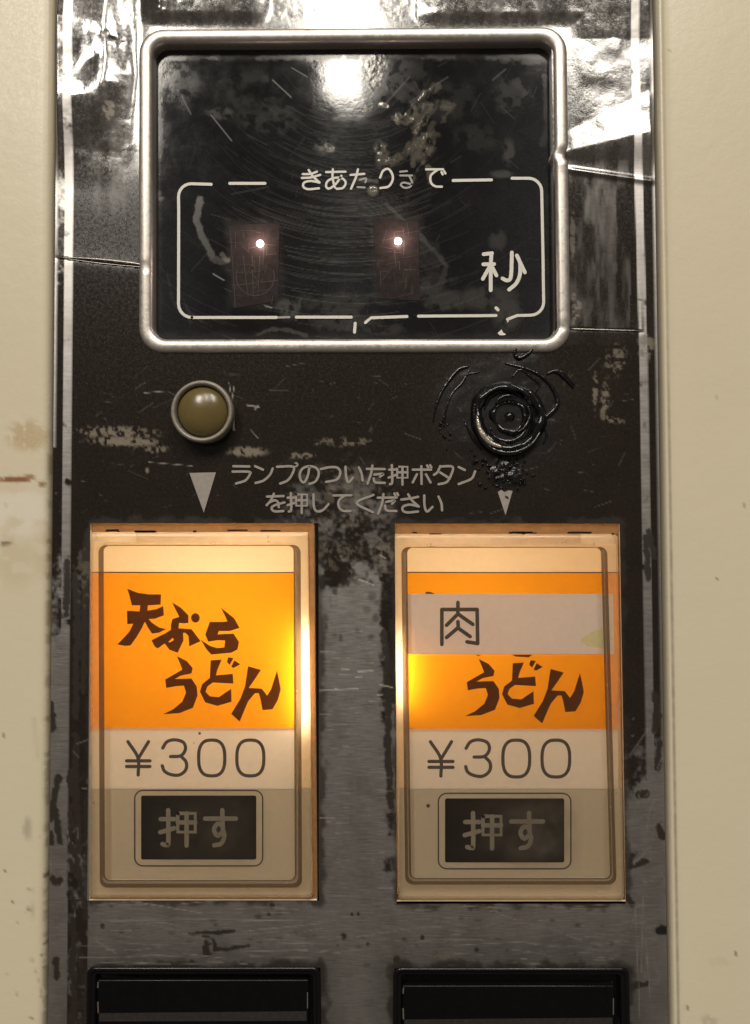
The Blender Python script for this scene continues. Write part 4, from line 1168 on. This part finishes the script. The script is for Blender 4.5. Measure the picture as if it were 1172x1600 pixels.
c2 = push_button(dict(out=((616, 622), (967, 977), 835, 1407), hole=((614, 619), (968.5, 978.5), 818, 1408.5), inn=((636, 642), (940, 954), 856, 1372),
    lab=(634, 966), yo=895, yp=1139, yq=1233, push=(474.5, 4.5, 1.035), price=(472.5, 0, 1.025, 1.03, 195, 1155), haze=(690, 1236, 912, 1362, 'haze_heavy'), diffuser=((617, 622), (633, 639)), bulbs=((630, 1050, -32, 5, 12, M['side_bulb']), (740, 960, -190, 15, 2, M['dim_bulb'])), specks=((669, 1259, 3.0), (627, 1001, 1.2)),
    px0=624, px1=972, gw=(9, 9, 11),
    name=[[[u2[0]]], [[u2[1]], [u2[2]], [u2[3]]], [[u2[4]]], [[[(665, 925), (672, 924.5), (680, 928), (665, 928)]]], [[[(800, 1023), (832, 1023), (826, 1027), (806, 1026)]]], [[[(742, 1023), (752, 1023), (748, 1025)]]]],
    name_label="orange film mostly covered by a white paper strip",
    label="lit meat udon button with a white paper strip, on the right"))
o = sheet("paper_strip", (634, 636), 928, (958, 960), 1022, LBL + 1.3, M['tape'], c2, thick=.8, label="white paper strip with one handwritten character and a yellow mark")
ink = Ink(LBL + 1.4, .2)
for st in tr([[(258, 355), (258, 155)], [(258, 155), (460, 155)], [(460, 155), (463, 350)], [(463, 350), (402, 340)], [(350, 115), (350, 180)], [(350, 180), (285, 245)], [(350, 180), (435, 240)], [(350, 225), (352, 260)], [(352, 258), (285, 315)], [(352, 262), (420, 310)]], *K8):
    ink.stroke(st, 5.8, curve=False)
ink.build("lettering", M['grey_ink'], c2, "single handwritten character for meat")
ink = Ink(LBL + 1.4, .2)
for p in tr([[(1045, 330), (1110, 285), (1175, 262), (1180, 380), (1090, 362)]], *K8): ink.poly(p)
ink.build("yellow_mark", M['yellow_ink'], c2)

# ------------------------------------------------------------------ black blank buttons along the bottom
def blank(x0, x1, y0, fx0, fx1, fy0, lab):
    b = B(); y1 = 1745
    specs = [(-1, -6), (-1, .8), (0, 2.6), (2.2, 3.6), (4.5, 2.8), (6, 0), (7, -1.2), (9, -.2), (11, -1.0), (12.5, -5), (13, -22)]
    loops = []
    for d, h in specs:
        R = rrect((x0[0] + d, x0[1] + d), y0 + d, (x1[0] - d, x1[1] - d), y1 - d, max(3, 12 - d * .6), 6)
        loops.append(W(R[:, 0], R[:, 1], h, 0.0))
    b.loft(loops)
    fr = b.build("blank_button", M['black'], root, label=lab)
    b = B()
    specs = [(0, -22), (0, -9), (1.0, -7.4), (3, -7)]
    loops = []
    for d, h in specs:
        R = rrect(fx0 + d, fy0 + d, fx1 - d, 1740 - d, 3, 3)
        loops.append(W(R[:, 0], R[:, 1], h, -7.0))
    b.loft(loops, cap1=True)
    fc = b.build("button_face", M['black_face'], fr)
    # lighter grey lip along the lower edge, worn marks at the corners
    ink = Ink(-6.8, .2)
    ylip = 1580 if fx0 < 400 else 1590
    ink.poly([(fx0 + 4, ylip + 3), (fx1 - 4, ylip), (fx1 - 4, ylip + 15), (fx0 + 4, ylip + 16)])
    ink.build("grey_edge", M['faint_edge'], fr)
    for pts, wd in (([(fx0 + 2.5, fy0 + 4), (fx0 + 2, fy0 + 12)], 2.0), ([(fx0 + 2, ylip - 14), (fx0 + 2.5, ylip + 2)], 2.2), ([(fx1 - 2.5, fy0 + 20), (fx1 - 2.5, ylip - 5)], 1.6)):
        ink = Ink(-6.8, .2); ink.stroke(pts, wd, curve=False); ink.build("grey_edge", M['dull_edge'], fr)
blank((137, 134), (500, 503), 1511, 151, 483, 1531, "black blank button below the tempura udon button")
blank((615.5, 614), (982, 986), 1512, 628, 961, 1540, "black blank button below the meat udon button")
